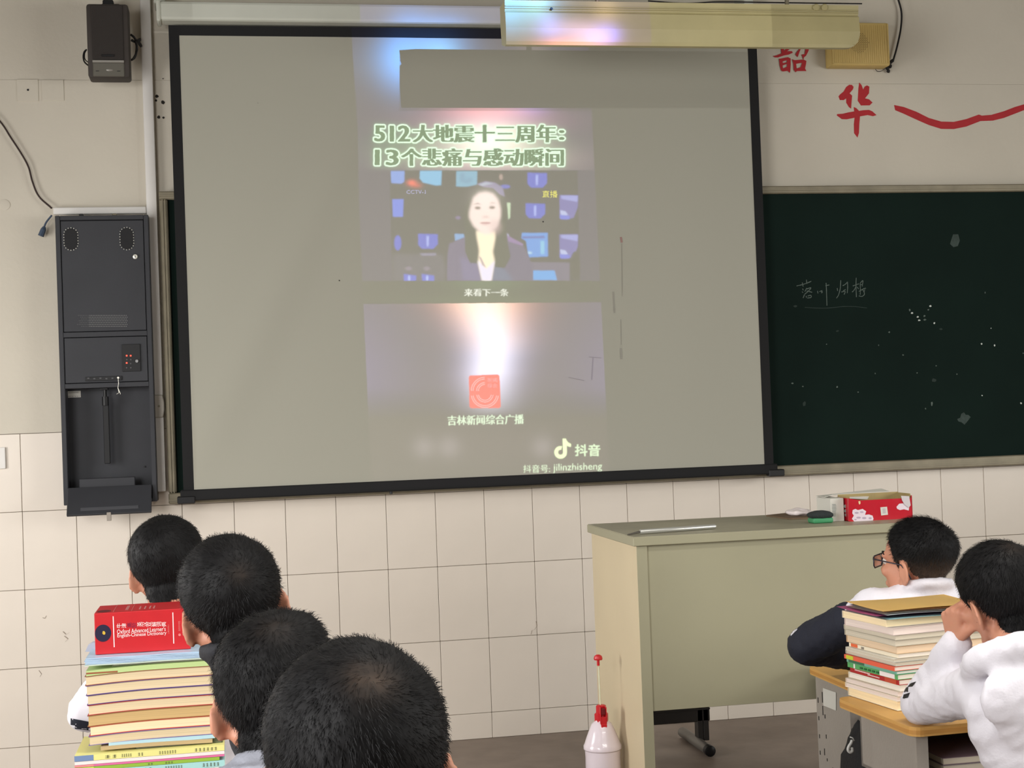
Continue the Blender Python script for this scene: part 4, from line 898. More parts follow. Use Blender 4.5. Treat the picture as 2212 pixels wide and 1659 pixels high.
# boundaries of the cream blocks at x ~ 320 px (lines run level across the world)
zb = [zz(1447), zz(1467.5), zz(1489), zz(1510), zz(1532), zz(1556), zz(1577), zz(1597)]
specs = [('cream_pages', CRM, cm('sienna', (150, 92, 60)), 'thick book with cream page edges, first under the green one in the left stack'),
 ('c', CRM, cm('purple', (96, 70, 130)), 'thick cream-paged book in the left stack, below the first, between two purple lines'),
 ('c', CRM, cm('violet', (84, 66, 128)), 'thick cream-paged book in the left stack with a violet cover above and red below'),
 ('c', CRM, cm('crimson', (168, 48, 52)), 'thick cream-paged book with a crimson cover line in the middle of the left stack'),
 ('c', TAN, cm('brown', (150, 104, 66)), 'thick book with the darkest tan page edges in the left stack'),
 ('c', CRM2, cm('scarlet', (196, 66, 48)), 'thick book with the palest page edges under a scarlet line, left stack'),
 ('c', CRM, cm('lavender', (120, 104, 158)), 'lowest of the thick cream-paged books, lavender cover, above the thin coloured ones')]
xl = [.508, .509, .5105, .5115, .5105, .5135, .5115]; xr_ = [.765, .763, .763, .762, .761, .760, .758]
for i, (n_, pg, cv, lab) in enumerate(specs):
    book('textbook', lab, xl[i], xr_[i], YF+random.uniform(0, .002), YF+.185, zb[i+1]+.0002, zb[i]-.0002, cv, pg, 'back', G1, sag, ct=.0010)
# green-spined book, then the pale blue folders, then the dictionary
zg0 = zb[0]; zg1 = zz(1436); 
t = book('exercise_book', 'thin pale green book directly above the cream-paged books, left stack', .511, .762, YF, YF+.18, zg0+.0002, zg1, cm('pale_green', (184, 206, 140)), GRP, 'front', G1, sag)
b = NB(); box(b, -.1255, -.065, -.0908, -.0898, -.001, .0022); obj('spine_band', b, cm('sienna', (150, 92, 60)), t, local=True)
# grey-green book whose printed corner shows on the right
t = book('printed_book', 'grey-green book with black print on its showing right corner, under the blue folders', .56, .770, YF+.012, YF+.20, zg1+.0002, zg1+.0050, cm('grey_green', (176, 180, 156)), GRP, 'back', G1)
b = NB()
for k, (u, w_, h_) in enumerate(((.078, .02, .012), (.082, .016, .02), (.080, .012, .03), (.084, .015, .05))): flat_poly(b, [Vector((u+dx, -.085+h_+dy, .0052)) for dx, dy in ((0, 0), (w_, .002), (w_*.9, .006), (.002, .005))])
obj('cover_print', b, BLK, t, local=True)
BLF = mat('pale_blue_folder', (176, 200, 222), .35, spec=.5); CLR = mat('grey_clear_plastic', (150, 154, 148), .25, spec=.6)
zf = zg1+.0052
for k in range(6):
    h = .0026; wv = lambda x, k=k: .0006*math.sin(x*60+k)
    z0_ = zf+k*h
    b = NB(); slab(b, .5085+.0012*(k % 3), .744-.001*(k % 2), YF-.003+.001*(k % 2), YF+.16, z0_, z0_+h-.0005, 12, lambda x: .0003*math.sin(x*50+k))
    tag(obj('plastic_folder', b, BLF if k else mat('pale_green_folder', (196, 210, 196), .4), smooth=False), ['', 'lowest pale blue plastic folder of the thin pile under the dictionary', 'second lowest pale blue plastic folder of the pile under the dictionary', 'middle pale blue plastic folder of the pile under the dictionary', 'second highest pale blue plastic folder of the pile under the dictionary', 'topmost pale blue plastic folder, right under the dictionary'][k] if k else 'pale green-grey folder at the bottom of the folder pile under the dictionary', 'folder', 'folders under the dictionary' if k else None)
zf2 = zf+6*.0026
b = NB(); slab(b, .735, .752, YF-.004, YF+.15, zf-.0008, zf+.0155, 1); bmesh.ops.bevel(b, geom=b.edges[:], offset=.003, segments=2, affect='EDGES')
tag(obj('plastic_sleeve', b, CLR, smooth='auto'), 'bent grey clear plastic sleeve edge at the right end of the blue folders', 'plastic sleeve')
b = NB(); quadbox(b, [at(*p, -2.80) for p in ((408, 1398), (436, 1398), (436, 1378), (430, 1374), (408, 1380))], (0, 1, 0), .012); tag(obj('plastic_case', b, CLR, smooth='auto'), 'small grey plastic case beside the right end of the dictionary', 'case')
b = NB(); quadbox(b, [at(*p, -2.77) for p in ((184, 1408), (212, 1408), (212, 1388), (200, 1388), (190, 1394))], (0, 1, 0), .02); tag(obj('plastic_wallet', b, mat('lilac_grey', (170, 174, 190), .4), smooth='auto'), 'grey-lilac plastic wallet corner sticking out left behind the dictionary', 'plastic wallet')
# dictionary
dz0 = zf2+.0002; dz1 = dz0+.083; dx0, dx1, dyf, dyb = .5265, .7140, -2.865, -2.735
DRED = mat('dictionary_red', (192, 34, 40), .35, spec=.5, coat=.15, var=.03, vscale=40); DTOP = mat('dictionary_top_red', (170, 30, 36), .3, coat=.3)
dc = thing('dictionary', 'thick red English-Chinese dictionary lying on top of the left book stack, spine forward', 'book', ((dx0+dx1)/2, (dyf+dyb)/2, dz0), 0, G1)
b = NB(); box(b, dx0, dx1, dyf+.002, dyb, dz1-.003, dz1, .0008); box(b, dx0, dx1, dyf+.002, dyb, dz0, dz0+.003, .0008); box(b, dx0, dx1, dyf, dyf+.005, dz0, dz1, .0016, 2); obj('cover', b, DRED, dc)
b = NB(); box(b, dx0+.004, dx1-.004, dyf+.005, dyb-.004, dz0+.003, dz1-.003); obj('pages', b, WHP, dc)
qd = lambda u, v, e=.0004: at(190+u/7.1355, 1290+v/7.1355, dyf-e)
TXT = mat('spine_white', (246, 226, 222), .5); NAVY = mat('spine_navy', (34, 30, 56), .4); GOLD = mat('spine_gold', (206, 170, 60), .4)
b = NB(); ce = qd(232, 555); flat_poly(b, [ce+Vector((.0158*math.cos(t*PI/16), -.0002, .0172*math.sin(t*PI/16))) for t in range(32) if ce.x+.0158*math.cos(t*PI/16) > dx0+.0003]); obj('dark_roundel', b, NAVY, dc)
b = NB(); c2 = qd(245, 550, .001); flat_poly(b, [c2+Vector((x, 0, z)) for x, z in ((-.003, -.001), (-.001, -.0036), (.002, -.0036), (.0032, 0), (.001, .0036), (-.002, .0036))]); obj('gold_crest', b, GOLD, dc)
b = NB()
for (u0, v0, u1, v1) in ((388, 295, 405, 770), (1308, 235, 1322, 715)):
    p, q0 = qd(u0, v0), qd(u1, v1); flat_poly(b, [p+Vector((-.0009, 0, 0)), p+Vector((.0009, 0, 0)), q0+Vector((.0009, 0, 0)), q0+Vector((-.0009, 0, 0))])
obj('spine_rule', b, TXT, dc)
ex = (1, 0, 0)
b = NB(); o_ = qd(450, 566); text_on(b, "Oxford Advanced Learner's", o_, ex, (0, 0, 1), width=qd(1198, 500).x-o_.x, height=.0090); o_ = qd(455, 638); text_on(b, "English-Chinese Dictionary", o_, ex, (0, 0, 1), width=qd(1210, 560).x-o_.x, height=.0095)
bb_ = text_tris("Oxford Advanced Learner's"); obj('english_title', b, TXT, dc)
def rot_chars(s, u0, u1, v, hgt, bm):
    n = len(s)
    for k, ch_ in enumerate(s):
        u = u0+(u1-u0)*(k+.08)/n; p = qd(u+(u1-u0)*.84/n, v+hgt*7.1355/2*.0); text_on(bm, ch_, p+Vector((0, 0, -.0018)), (0, 0, 1), (-1, 0, 0), width=.0096, height=.0094)
b = NB(); rot_chars('牛津', 445, 598, 460, 0, b); rot_chars('英汉双解词典', 765, 1212, 438, 0, b); obj('chinese_title', b, TXT, dc)
b = NB(); rot_chars('高阶', 608, 756, 450, 0, b); obj('dark_title_characters', b, mat('spine_plum', (116, 22, 62), .5), dc)
b = NB(); p = qd(1258, 560); text_on(b, '(第8版)', p, (0, 0, 1), (-1, 0, 0), width=.018, height=.0035); p = qd(1428, 520); text_on(b, '商务印书馆', p, (0, 0, 1), (-1, 0, 0), width=.020, height=.0045); p = qd(1412, 580); flat_poly(b, [p+Vector((.0026*math.cos(t*PI/8), 0, .0026*math.sin(t*PI/8))) for t in range(16)]); obj('small_print', b, mat('spine_pink', (226, 120, 116), .5), dc)
b = NB(); zt = dz1+.0003
for u in (-.0580, -.022): box(b, .6203+u, .6210+u, dyf+.01, dyb-.01, zt-.0002, zt)
for k in range(3): box(b, .585+k*.002, .5865+k*.002+.0, dyf+.03, dyb-.03, zt-.0002, zt)
for u in (.612, .622, .632, .640): box(b, u, u+.003, dyf+.03, dyf+.075, zt-.0002, zt)
obj('cover_lettering', b, mat('cover_silver', (190, 120, 118), .4), dc)
b = NB(); flat_poly(b, [Vector((.5295+.014*(1+math.cos(t*PI/12)), dyf+.03+.02*math.sin(t*PI/12), zt)) for t in range(24)]); obj('cover_roundel', b, mat('cover_dark', (96, 22, 30), .35), dc)
# thin coloured books under the cream ones
zc_ = zb[7]
def zc(v, u=1100): return at(140+u/5.82, 1540+v/5.82, YF).z
def low(name, lab, v1, v0, xa, xb, cover, pages, spine='front', yf=YF-.015, u=1100):
    return book(name, lab, xa, xb, yf, yf+.185, at(140+u/5.82, 1540+v0/5.82, yf).z+.0002, at(140+u/5.82, 1540+v1/5.82, yf).z-.0002, cover, pages, spine, G1)
zt0 = zb[7]
b1 = book('workbook', 'thin pale blue book just below the cream-paged books, left stack', .55, .757, YF, YF+.18, zt0-.0075, zt0-.0002, cm('sky', (176, 210, 220)), GRP, 'front', G1, lambda x: -.05*max(0, .64-x)**2*3)
b2 = book('notebook', 'thin tan kraft notebook with curled dark edge, low in the left stack', .535, .752, YF-.004, YF+.17, zt0-.0150, zt0-.0078, cm('kraft', (186, 162, 122)), TAN, 'front', G1, lambda x: .0015*math.sin((x-.5)*14))
b3 = book('workbook', 'thin olive book peeking out at right above the yellow spine, left stack', .60, .772, YF+.004, YF+.17, zt0-.0182, zt0-.0152, cm('olive', (92, 100, 66)), GRP, 'back', G1)
dark = mat('spine_print_dark', (96, 96, 72), .7)
def marks(t, x0, x1, z0, z1, yf, groups, m_):
    b = NB()
    for (f0, f1, n) in groups:
        for k in range(n):
            xa = x0+(x1-x0)*(f0+(f1-f0)*k/n); wd = (x1-x0)*(f1-f0)/n*.72
            for s in range(3):
                zr_ = z0+(z1-z0)*(.22+.20*s); flat_poly(b, [Vector((xa+wd*random.uniform(0, .25), yf, zr_)), Vector((xa+wd*random.uniform(.7, 1), yf, zr_)), Vector((xa+wd*.95, yf, zr_+(z1-z0)*.07)), Vector((xa, yf, zr_+(z1-z0)*.07))])
            flat_poly(b, [Vector((xa+wd*.45, yf, z0+(z1-z0)*.2)), Vector((xa+wd*.6, yf, z0+(z1-z0)*.2)), Vector((xa+wd*.6, yf, z0+(z1-z0)*.75)), Vector((xa+wd*.45, yf, z0+(z1-z0)*.75))])
    return obj('spine_print', b, m_, t)
ya = YF-.018
def spine_book(name, lab, zt_, zb_, cover, band=None, print_=None, xa=.486, xb=.775, pm=WHP):
    t = book(name, lab, xa, xb, ya, ya+.185, zb_+.0002, zt_-.0002, cover, pm, 'front', G1)
    if band: b = NB(); box(b, xa-.0004, xa+.036, ya-.0004, ya+.002, zb_+.0003, zt_-.0003); obj('spine_end_band', b, band, t)
    if print_: marks(t, xa, xb, zb_, zt_, ya-.0006, print_, dark)
    return t
z = zt0-.0184
spine_book('workbook', 'yellow-spined book with small dark print and blue spine end, left stack', z, z-.0115, cm('yellow', (226, 222, 142)), cm('steel_blue', (112, 136, 176)), [(.20, .25, 1), (.25, .29, 1), (.31, .38, 5), (.42, .46, 2), (.56, .68, 7), (.80, .96, 6)]); z -= .0117
spine_book('workbook', 'white-spined thin book between the yellow and the pink spines, left stack', z, z-.0068, cm('white', (232, 222, 220))); z -= .0070
spine_book('workbook', 'thin book with a bright pink spine in the left stack', z, z-.0042, cm('pink', (214, 110, 158)), cm('salmon', (226, 140, 140))); z -= .0044
spine_book('workbook', 'thin book with a bright green spine and small print, left stack', z, z-.0070, cm('green', (142, 180, 66)), cm('lime', (186, 206, 96)), [(.5, .54, 2), (.62, .68, 3)], xb=.765); z -= .0072
spine_book('workbook', 'light turquoise-spined book with small dark print near the bottom of the left stack', z, z-.0130, cm('turquoise', (160, 208, 208)), cm('teal', (88, 144, 158)), [(.22, .27, 1), (.28, .32, 1), (.34, .42, 5), (.46, .52, 2), (.60, .72, 7), (.85, .97, 5)], xa=.484); z -= .0132
b = spine_book('workbook', 'white and sea-green spined book, lowest visible in the left stack', z, z-.0120, cm('white', (232, 222, 220)), cm('seagreen', (70, 160, 140)), None, xa=.482); z -= .0122
DESKZ = .55
spine_book('textbook', 'light blue book at the very bottom of the left stack, on the desk', z, DESKZ+.0005, cm('sky', (176, 210, 220)), None, None) if z-DESKZ > .004 else None
# ---------------------------------------------------------------- student desks
WOOD = mat('desk_wood', (198, 152, 84), .45, var=.10, vscale=5, spec=.35); WEDGE = mat('desk_wood_edge', (182, 132, 66), .5, var=.08, vscale=8)
DGREY = mat('desk_grey_plastic', (150, 143, 134), .6, var=.05, vscale=4, bump=.15, bscale=120); DIN = mat('desk_inner_dark', (58, 54, 50), .8)
def desk(label, x, y, rz, zt, w_=.60, d_=.38, pd=None, group='students desks'):
    """local frame: left-near corner of the top at (x, y); +x to the right, +y away"""
    t = thing('student_desk', label, 'desk', (x, y, FZ), rz, group)
    H = zt-FZ
    def rounded(x0, x1, y0, y1, z0, z1, r):
        b = NB(); P = []
        for (cx_, cy_, a0) in ((x1-r, y0+r, -90), (x1-r, y1-r, 0), (x0+r, y1-r, 90), (x0+r, y0+r, 180)):
            for k in range(6): a_ = math.radians(a0+18*k); P.append(Vector((cx_+r*math.cos(a_), cy_+r*math.sin(a_), z0)))
        quadbox(b, P, (0, 0, 1), z1-z0); return b
    obj('desktop', rounded(0, w_, 0, d_, H-.022, H, .028), [WOOD], t, local=True)
    obj('desktop_edge', rounded(-.001, w_+.001, -.001, d_+.001, H-.017, H-.008, .029), [WEDGE], t, local=True)
    # storage box
    z0, z1 = H-.17, H-.024; x0, x1, y0, y1 = .045, w_-.045, (.035 if pd else .10), d_-.04
    b = NB(); box(b, x0, x1, y0, y1, z0, z0+.008); box(b, x0, x0+.008, y0, y1, z0, z1); box(b, x1-.008, x1, y0, y1, z0, z1); box(b, x0, x1, y1-.008, y1, z0, z1); box(b, x0, x1, y0-.004, y0+.004, z0-.006, z0+.014, .002); obj('storage_box', b, DGREY, t, local=True)
    for s, xs in ((0, .018), (1, w_-.048)):
        b = NB(); P = []
        # side panel profile in (y, z): broad at the top, arched towards a narrow leg and a foot
        pr = [(.020, z1), (.245, z1), (.245, z0-.06), (.235, .04), (.26, .03), (.26, 0), (.06, 0), (.07, .03), (.09, z0-.24), (.08, z0-.16), (.06, z0-.11), (.020, z0-.055)] if pd else [(.095, z1), (d_-.02, z1), (d_-.02, z0-.02), (d_-.022, .04), (d_-.0, .03), (d_+.01, 0), (.06, 0), (.07, .03), (.17, .05), (.19, z0-.24), (.187, z0-.14), (.175, z0-.08), (.15, z0-.045), (.12, z0-.03), (.095, z0-.025)]
        quadbox(b, [Vector((xs, y_, z_)) for y_, z_ in pr], (1, 0, 0), .030)
        pn = obj('side_panel', b, DGREY, t, local=True)
        xo = xs-.0006 if s == 0 else xs+.0306
        for (hy, hz, hh) in HOLES if s == 0 else ():
            b = NB(); box(b, xo-.0004, xo+.002, hy-.0022, hy+.0022, hz-hh, hz+hh); obj('slot_hole', b, BLK, pn, local=True)
    return t
HOLES = [(.335, .60, .008), (.300, .615, .016), (.300, .575, .014), (.285, .56, .006), (.335, .545, .006), (.282, .50, .006), (.335, .49, .006), (.300, .45, .010), (.282, .43, .004), (.335, .44, .006), (.24, .41, .006), (.335, .385, .006), (.335, .33, .008), (.27, .30, .010), (.335, .27, .007), (.27, .24, .008), (.335, .20, .007), (.27, .17, .007)]
d1 = desk('front right student desk, grey punched side panel with a white sticker', 2.523, -1.985, 0., .50, d_=.37)
HOLES = [(.20, .46, .006), (.13, .445, .008), (.13, .40, .012), (.18, .385, .006), (.09, .42, .008), (.15, .36, .006)]
d2 = desk('nearer right student desk with wood top carrying the tall book stack', 2.331, -2.745, .05, .55, d_=.40, pd=1)
# second desk has a closed grey side on the photograph
b = NB(); box(b, .018, .046, .030, .235, .10, .572, .004); obj('side_cover', b, DGREY, d2, local=True)
HOLES = []
d3 = desk('left student desk below the big book stack, only its top would show', .42, -3.03, 0., .5498)
# white sticker on desk 1's side
dd = 2.523+.018
b = NB(); P_ = []
for (px, py) in ((1778, 1486), (1806, 1496), (1806, 1535), (1779, 1524)):
    d_ = ray(px, py); tt = (dd-.0015-CAM.x)/d_.x; P_.append(CAM+d_*tt)
quadbox(b, P_, (-1, 0, 0), .0006); obj('white_sticker', b, PAPER, d1)
# things in the desk compartments
def pile(nm, lab, root_x, y, z, n, w_, d_, m_, t_=.012, grp='books inside the desks'):
    for k in range(n):
        book(nm, lab[k], root_x+.004*math.sin(k*2), root_x+w_+.004*math.sin(k*2), y+.003*k, y+d_, z+k*t_+.0002, z+(k+1)*t_-.0002, m_[k % len(m_)], GRP, 'back', grp, ct=.0012)
pile('workbook', ['lower grey-brown book inside the front right desk', 'middle grey-brown book inside the front right desk', 'upper grey-brown book inside the front right desk'], 2.60, -1.93, .50-.162, 3, .20, .20, [cm('taupe', (104, 92, 78))], .022)
pile('workbook', ['lowest greyish book inside the nearer right desk', 'second greyish book inside the nearer right desk', 'third greyish book inside the nearer right desk', 'topmost greyish book inside the nearer right desk'], 2.44, -2.68, .55-.162, 4, .26, .20, [cm('grey', (150, 140, 138)), cm('mauve', (128, 108, 116))], .017)
b = NB(); pp_ = []
for k in range(70):
    a_ = k*.28; r_ = .010+.0011*k*.45; pp_.append((2.52+r_*1.5*math.cos(a_), -2.72, .30+.012+r_*math.sin(a_)))
for k in range(len(pp_)-1):
    p, q0 = Vector(pp_[k]), Vector(pp_[k+1]); b.faces.new([b.verts.new(p), b.verts.new(q0), b.verts.new(q0+Vector((0, .2, 0))), b.verts.new(p+Vector((0, .2, 0)))])
bmesh.ops.remove_doubles(b, verts=b.verts, dist=1e-5); bmesh.ops.solidify(b, geom=b.faces[:], thickness=.003)
tag(obj('paper_roll', b, mat('roll_paper', (170, 152, 128), .85), smooth=True), 'rolled brown paper bundle under the nearer right desk', 'paper roll')
# ---------------------------------------------------------------- right book stack
q6 = lambda u, v: (1780+u/5.186, 1280+v/5.186)
SYF = -2.545
def rzz(v): return at(*q6(780, v), SYF).z
sx0 = at(*q6(775, 900), SYF).x-.016
def rb_(name, lab, v1, v0, cover, pages, dx=0., dw=0., spine='back', yf=SYF, dep=.23, ct=.0008, bands=None, rz=.15):
    x0 = sx0+dx; return book(name, lab, x0, x0+.26+dw, yf, yf+dep, rzz(v0)+.0002, rzz(v1)-.0002, cover, pages, spine, G2, ct=ct, rz=rz+random.uniform(-.02, .02))
zero = rzz(1340)-(DESKZ+.001)
_r = rzz
def rzz(v): return _r(v)-zero*((v-380)/960)
def band(t, ya_, yb_, m_, h, nm='spine_band', xx=-.1308):
    b = NB(); box(b, xx, xx+.0012, ya_, yb_, .0008, h); obj(nm, b, m_, t, local=True)
IV = cm('ivory', (222, 212, 192)); 
rb_('textbook', 'lowest ivory book of the right stack, resting on the desk', 1232, 1340, IV, CRM2, rz=.15)
rb_('textbook', 'thin ivory book second from the bottom of the right stack', 1176, 1230, IV, PKP, dx=-.006)
rb_('textbook', 'thin pinkish-white book third from the bottom of the right stack', 1120, 1174, cm('putty', (206, 192, 176)), PKP, dx=-.004)
rb_('textbook', 'ivory book just under the red spine, right stack', 1048, 1118, IV, WHP, dx=.004)
t = rb_('workbook', 'dark red spined book with white print in the right stack', 985, 1046, cm('dark_red', (168, 32, 34)), WHP, dx=.004, spine='left', dep=.22); h_ = rzz(985)-rzz(1046)
band(t, -.10, -.05, cm('brick', (190, 74, 48)), h_-.001); 
b = NB()
for k in range(12): box(b, -.1316, -.1306, .085-k*.006-.0035, .085-k*.006, h_*.55, h_*.78)
for k in range(9): box(b, -.1316, -.1306, .055-k*.006-.0035-.03, .055-k*.006-.03, h_*.30, h_*.50)
obj('spine_print', b, TXT, t, local=True)
t = rb_('workbook', 'book with green and white spine above the red one, right stack', 922, 983, cm('leaf_green', (84, 158, 92)), WHP, dx=-.002, spine='left', dep=.22); h_ = rzz(922)-rzz(983)
band(t, -.099, -.035, cm('white', (232, 222, 220)), h_-.001); band(t, .075, .081, cm('white', (232, 222, 220)), h_-.001)
b = NB()
for k in range(5): box(b, -.1328, -.1306, .05-k*.018-.010, .05-k*.018, h_*.3, h_*.65)
obj('spine_print', b, mat('green_print', (32, 92, 50), .6), t, local=True)
t = rb_('workbook', 'teal-spined thin book in the right stack', 884, 920, cm('teal_green', (112, 168, 148)), WHP, dx=-.004, spine='left', dep=.22); h_ = rzz(884)-rzz(920)
band(t, .03, .10, cm('forest', (56, 104, 74)), h_-.0006)
t = rb_('workbook', 'orange-red spined book with lime green end, right stack', 830, 882, cm('orange_red', (216, 92, 66)), WHP, dx=-.008, spine='left', dep=.225); h_ = rzz(830)-rzz(882)
band(t, .070, .1025, cm('lime_yellow', (188, 196, 48)), h_-.0008)
rb_('exercise_book', 'thin grey-white exercise book above the orange-red spine, right stack', 782, 828, cm('silver_grey', (180, 176, 164)), GRP, dx=-.002)
rb_('exercise_book', 'thin pale exercise book with white rounded edge, middle of the right stack', 738, 780, cm('chalk_white', (214, 212, 200)), GRP, dx=-.006, dep=.22)
t = rb_('workbook', 'white-spined book with orange spine end, right stack', 690, 736, cm('cream_white', (226, 214, 190)), WHP, dx=.004, spine='left', dep=.22); h_ = rzz(690)-rzz(736)
band(t, .070, .100, cm('orange', (214, 98, 54)), h_-.0008); band(t, .040, .052, cm('greytext', (130, 120, 108)), h_*.65, 'spine_print')
rb_('textbook', 'tan-edged book above the white spine with orange end, right stack', 602, 688, cm('buff', (198, 168, 132)), page_mat('buff_pages', (226, 200, 168)), dx=.002)
rb_('textbook', 'thick grey-paged book in the upper right stack', 530, 600, cm('grey_beige', (190, 182, 164)), GRP, dx=-.002)
rb_('textbook', 'second thick grey-paged book in the upper right stack, nearer its top', 472, 528, cm('grey_beige', (190, 182, 164)), GRP, dx=-.003)
rb_('textbook', 'pinkish-white paged book near the top of the right stack', 384, 470, cm('pinkish', (208, 190, 184)), PKP, dx=-.008, dep=.215)
rb_('textbook', 'short ivory book topmost of the thick ones in the right stack', 296, 382, IV, CRM2, dx=-.014, dw=-.03, yf=SYF+.01, dep=.205)
# loose folders and the yellow envelope on top
tz = rzz(296)+.001
def sheet(name, lab, cat, x0, x1, y0, y1, z0, th, m_, amp=.002, ph=0., rz=0.):
    b = NB(); n = 14; V = [[b.verts.new((x0+(x1-x0)*i/n, y0+(y1-y0)*j/n, z0+th*0+amp*math.sin(5*i/n+ph)*math.cos(3*j/n+ph)+amp)) for i in range(n+1)] for j in range(n+1)]
    for j in range(n):
        for i in range(n): b.faces.new([V[j][i], V[j][i+1], V[j+1][i+1], V[j+1][i]])
    bmesh.ops.solidify(b, geom=b.faces[:], thickness=-th)
    c_ = Vector(((x0+x1)/2, (y0+y1)/2, z0)); b.transform(Matrix.Translation(c_) @ Matrix.Rotation(rz, 4, 'Z') @ Matrix.Translation(-c_))
    return tag(obj(name, b, m_, smooth='auto'), lab, cat, 'papers and folders on the right stack')
xs = sx0
sheet('folder', 'light blue plastic folder at the bottom of the loose papers, right stack', 'folder', xs-.01, xs+.26, SYF-.012, SYF+.205, tz, .0025, mat('aqua_folder', (176, 220, 230), .4, spec=.5), .0015, .5, .10)
sheet('folder', 'dark slate folder among the loose papers, right stack', 'folder', xs-.012, xs+.26, SYF-.006, SYF+.205, tz+.0034, .0016, mat('slate_folder', (70, 66, 82), .4), .0015, .9, .0)
sheet('folder', 'shiny magenta plastic folder sticking out left on the right stack', 'folder', xs-.028, xs+.24, SYF+.01, SYF+.225, tz+.0058, .0022, mat('magenta_folder', (196, 92, 152), .3, spec=.6), .0022, 1.4, .06)
sheet('folder', 'pale silver-blue folder above the magenta one, right stack', 'folder', xs-.008, xs+.25, SYF-.004, SYF+.205, tz+.0090, .0024, mat('silver_blue_folder', (216, 222, 224), .35, spec=.5), .0016, .3, .08)
sheet('paper_sheaf', 'greyish-white sheaf of paper below the yellow envelope, right stack', 'paper', xs-.004, xs+.25, SYF, SYF+.205, tz+.0124, .0026, mat('sheaf', (206, 202, 190), .8), .0012, .1, .02)
sheet('paper_sheaf', 'brown-edged sheaf directly below the yellow envelope, right stack', 'paper', xs-.002, xs+.25, SYF+.002, SYF+.205, tz+.0158, .0014, mat('brown_sheaf', (140, 118, 104), .8), .0012, .3, .03)
sheet('envelope', 'yellow-orange paper envelope on the very top of the right stack', 'envelope', xs-.012, xs+.27, SYF+.004, SYF+.205, tz+.0185, .0014, mat('envelope_yellow', (250, 212, 132), .6), .0025, 2.2, .06)
# ---------------------------------------------------------------- school bags
BAG = mat('black_bag_cloth', (20, 19, 20), .8, bump=.4, bscale=90)
c = at(1812, 1640, -2.12)
bg = thing('school_bag', 'black school bag with a white curved emblem hanging between the two right desks', 'bag', (c.x+.05, -2.12, FZ))
b = NB(); pillow(b, Vector((c.x+.052, -2.17, .192)), .058, .10, .245, 40, .10, 3, .75); obj('body', b, BAG, bg, smooth=True)
def bgp(px, py): return at(px, py, -2.285)
b = NB(); P = smooth_pts([bgp(1841, 1598), bgp(1838, 1606), bgp(1834, 1612), bgp(1832, 1620), bgp(1836, 1625), bgp(1841, 1622), bgp(1840, 1614)], 5)
tube(b, P, [.001]+[.004]*(len(P)-2)+[.001], 6); tube(b, [bgp(1836, 1592), bgp(1842, 1594), bgp(1845, 1600)], .0018, 6); obj('white_emblem', b, mat('emblem_white', (196, 196, 192), .5), bg, smooth=True)
b = NB(); tube(b, smooth_pts([(c.x+.05, -2.17, .42), (c.x+.06, -2.25, .50), (2.40, -2.33, .533)], 5), .006, 8); obj('strap', b, BAG, bg, smooth=True)
c = at(120, 1690, -2.55)
b = NB(); pillow(b, Vector((c.x+.045, -2.52, FZ+.355)), .07, .07, .155, 30, .1, 5, .8); 
tag(obj('school_bag', b, BAG, smooth=True), 'black bag top showing at the bottom left corner beside the left book stack', 'bag')
o = bpy.data.objects[-1] if False else None
b = NB(); box(b, c.x-.04, c.x+.13, -2.60, -2.44, FZ, FZ+.199, .004); tag(obj('crate', b, DIN), 'dark crate on the floor under the black bag at left', 'crate')
# ---------------------------------------------------------------- people
from mathutils.bvhtree import BVHTree
SKIN = mat('skin', (196, 138, 112), .5, var=.05, vscale=18, spec=.4)
SKIN.node_tree.nodes['Principled BSDF'].inputs['Subsurface Weight'].default_value = .12
SKIN.node_tree.nodes['Principled BSDF'].inputs['Subsurface Radius'].default_value = (.012, .004, .002)
EYE = mat('eye_white', (225, 220, 212), .2); IRIS = mat('iris_dark', (30, 20, 16), .2)
def hair_mat(name, c, scalp):
    if name in _M: return _M[name]
    m = mat(name, c, .62, spec=.22); nt = m.node_tree; bs = nt.nodes['Principled BSDF']
    at_ = nt.nodes.new('ShaderNodeAttribute'); at_.attribute_name = 'scalp'; mx = nt.nodes.new('ShaderNodeMix'); mx.data_type = 'RGBA'
    mx.inputs[6].default_value = (*lin(c), 1); mx.inputs[7].default_value = (*lin(scalp), 1)
    nt.links.new(at_.outputs['Fac'], mx.inputs[0]); nt.links.new(mx.outputs[2], bs.inputs['Base Color']); return m
HAIR = hair_mat('black_hair', (11, 10, 11), (112, 92, 76))
def ell(bm, c, r, R=None):
    m_ = Matrix.Translation(c) @ (R.to_4x4() if R is not None else Matrix.Identity(4)) @ Matrix.Diagonal((*r, 1))
    bmesh.ops.create_icosphere(bm, subdivisions=3, radius=1, matrix=m_)
def cap(bm, p0, p1, r0, r1):
    p0, p1 = Vector(p0), Vector(p1); d = p1-p0; L = d.length
    if L < 1e-5: return
    q_ = d.to_track_quat('Z', 'Y').to_matrix().to_4x4(); rings = []; n = 14
    prof = [(r0*math.sin(t*PI/8), -r0*math.cos(t*PI/8)) for t in range(1, 5)]+[(r1*math.cos(t*PI/8), L+r1*math.sin(t*PI/8)) for t in range(0, 4)]
    M4 = Matrix.Translation(p0) @ q_
    for r, h in prof: rings.append([bm.verts.new(M4 @ Vector((r*math.cos(2*PI*k/n), r*math.sin(2*PI*k/n), h))) for k in range(n)])
    for i in range(len(rings)-1):
        for k in range(n): bm.faces.new([rings[i][k], rings[i][(k+1) % n], rings[i+1][(k+1) % n], rings[i+1][k]])
    a = bm.verts.new(M4 @ Vector((0, 0, -r0))); z = bm.verts.new(M4 @ Vector((0, 0, L+r1)))
    for k in range(n): bm.faces.new([a, rings[0][(k+1) % n], rings[0][k]]); bm.faces.new([z, rings[-1][k], rings[-1][(k+1) % n]])
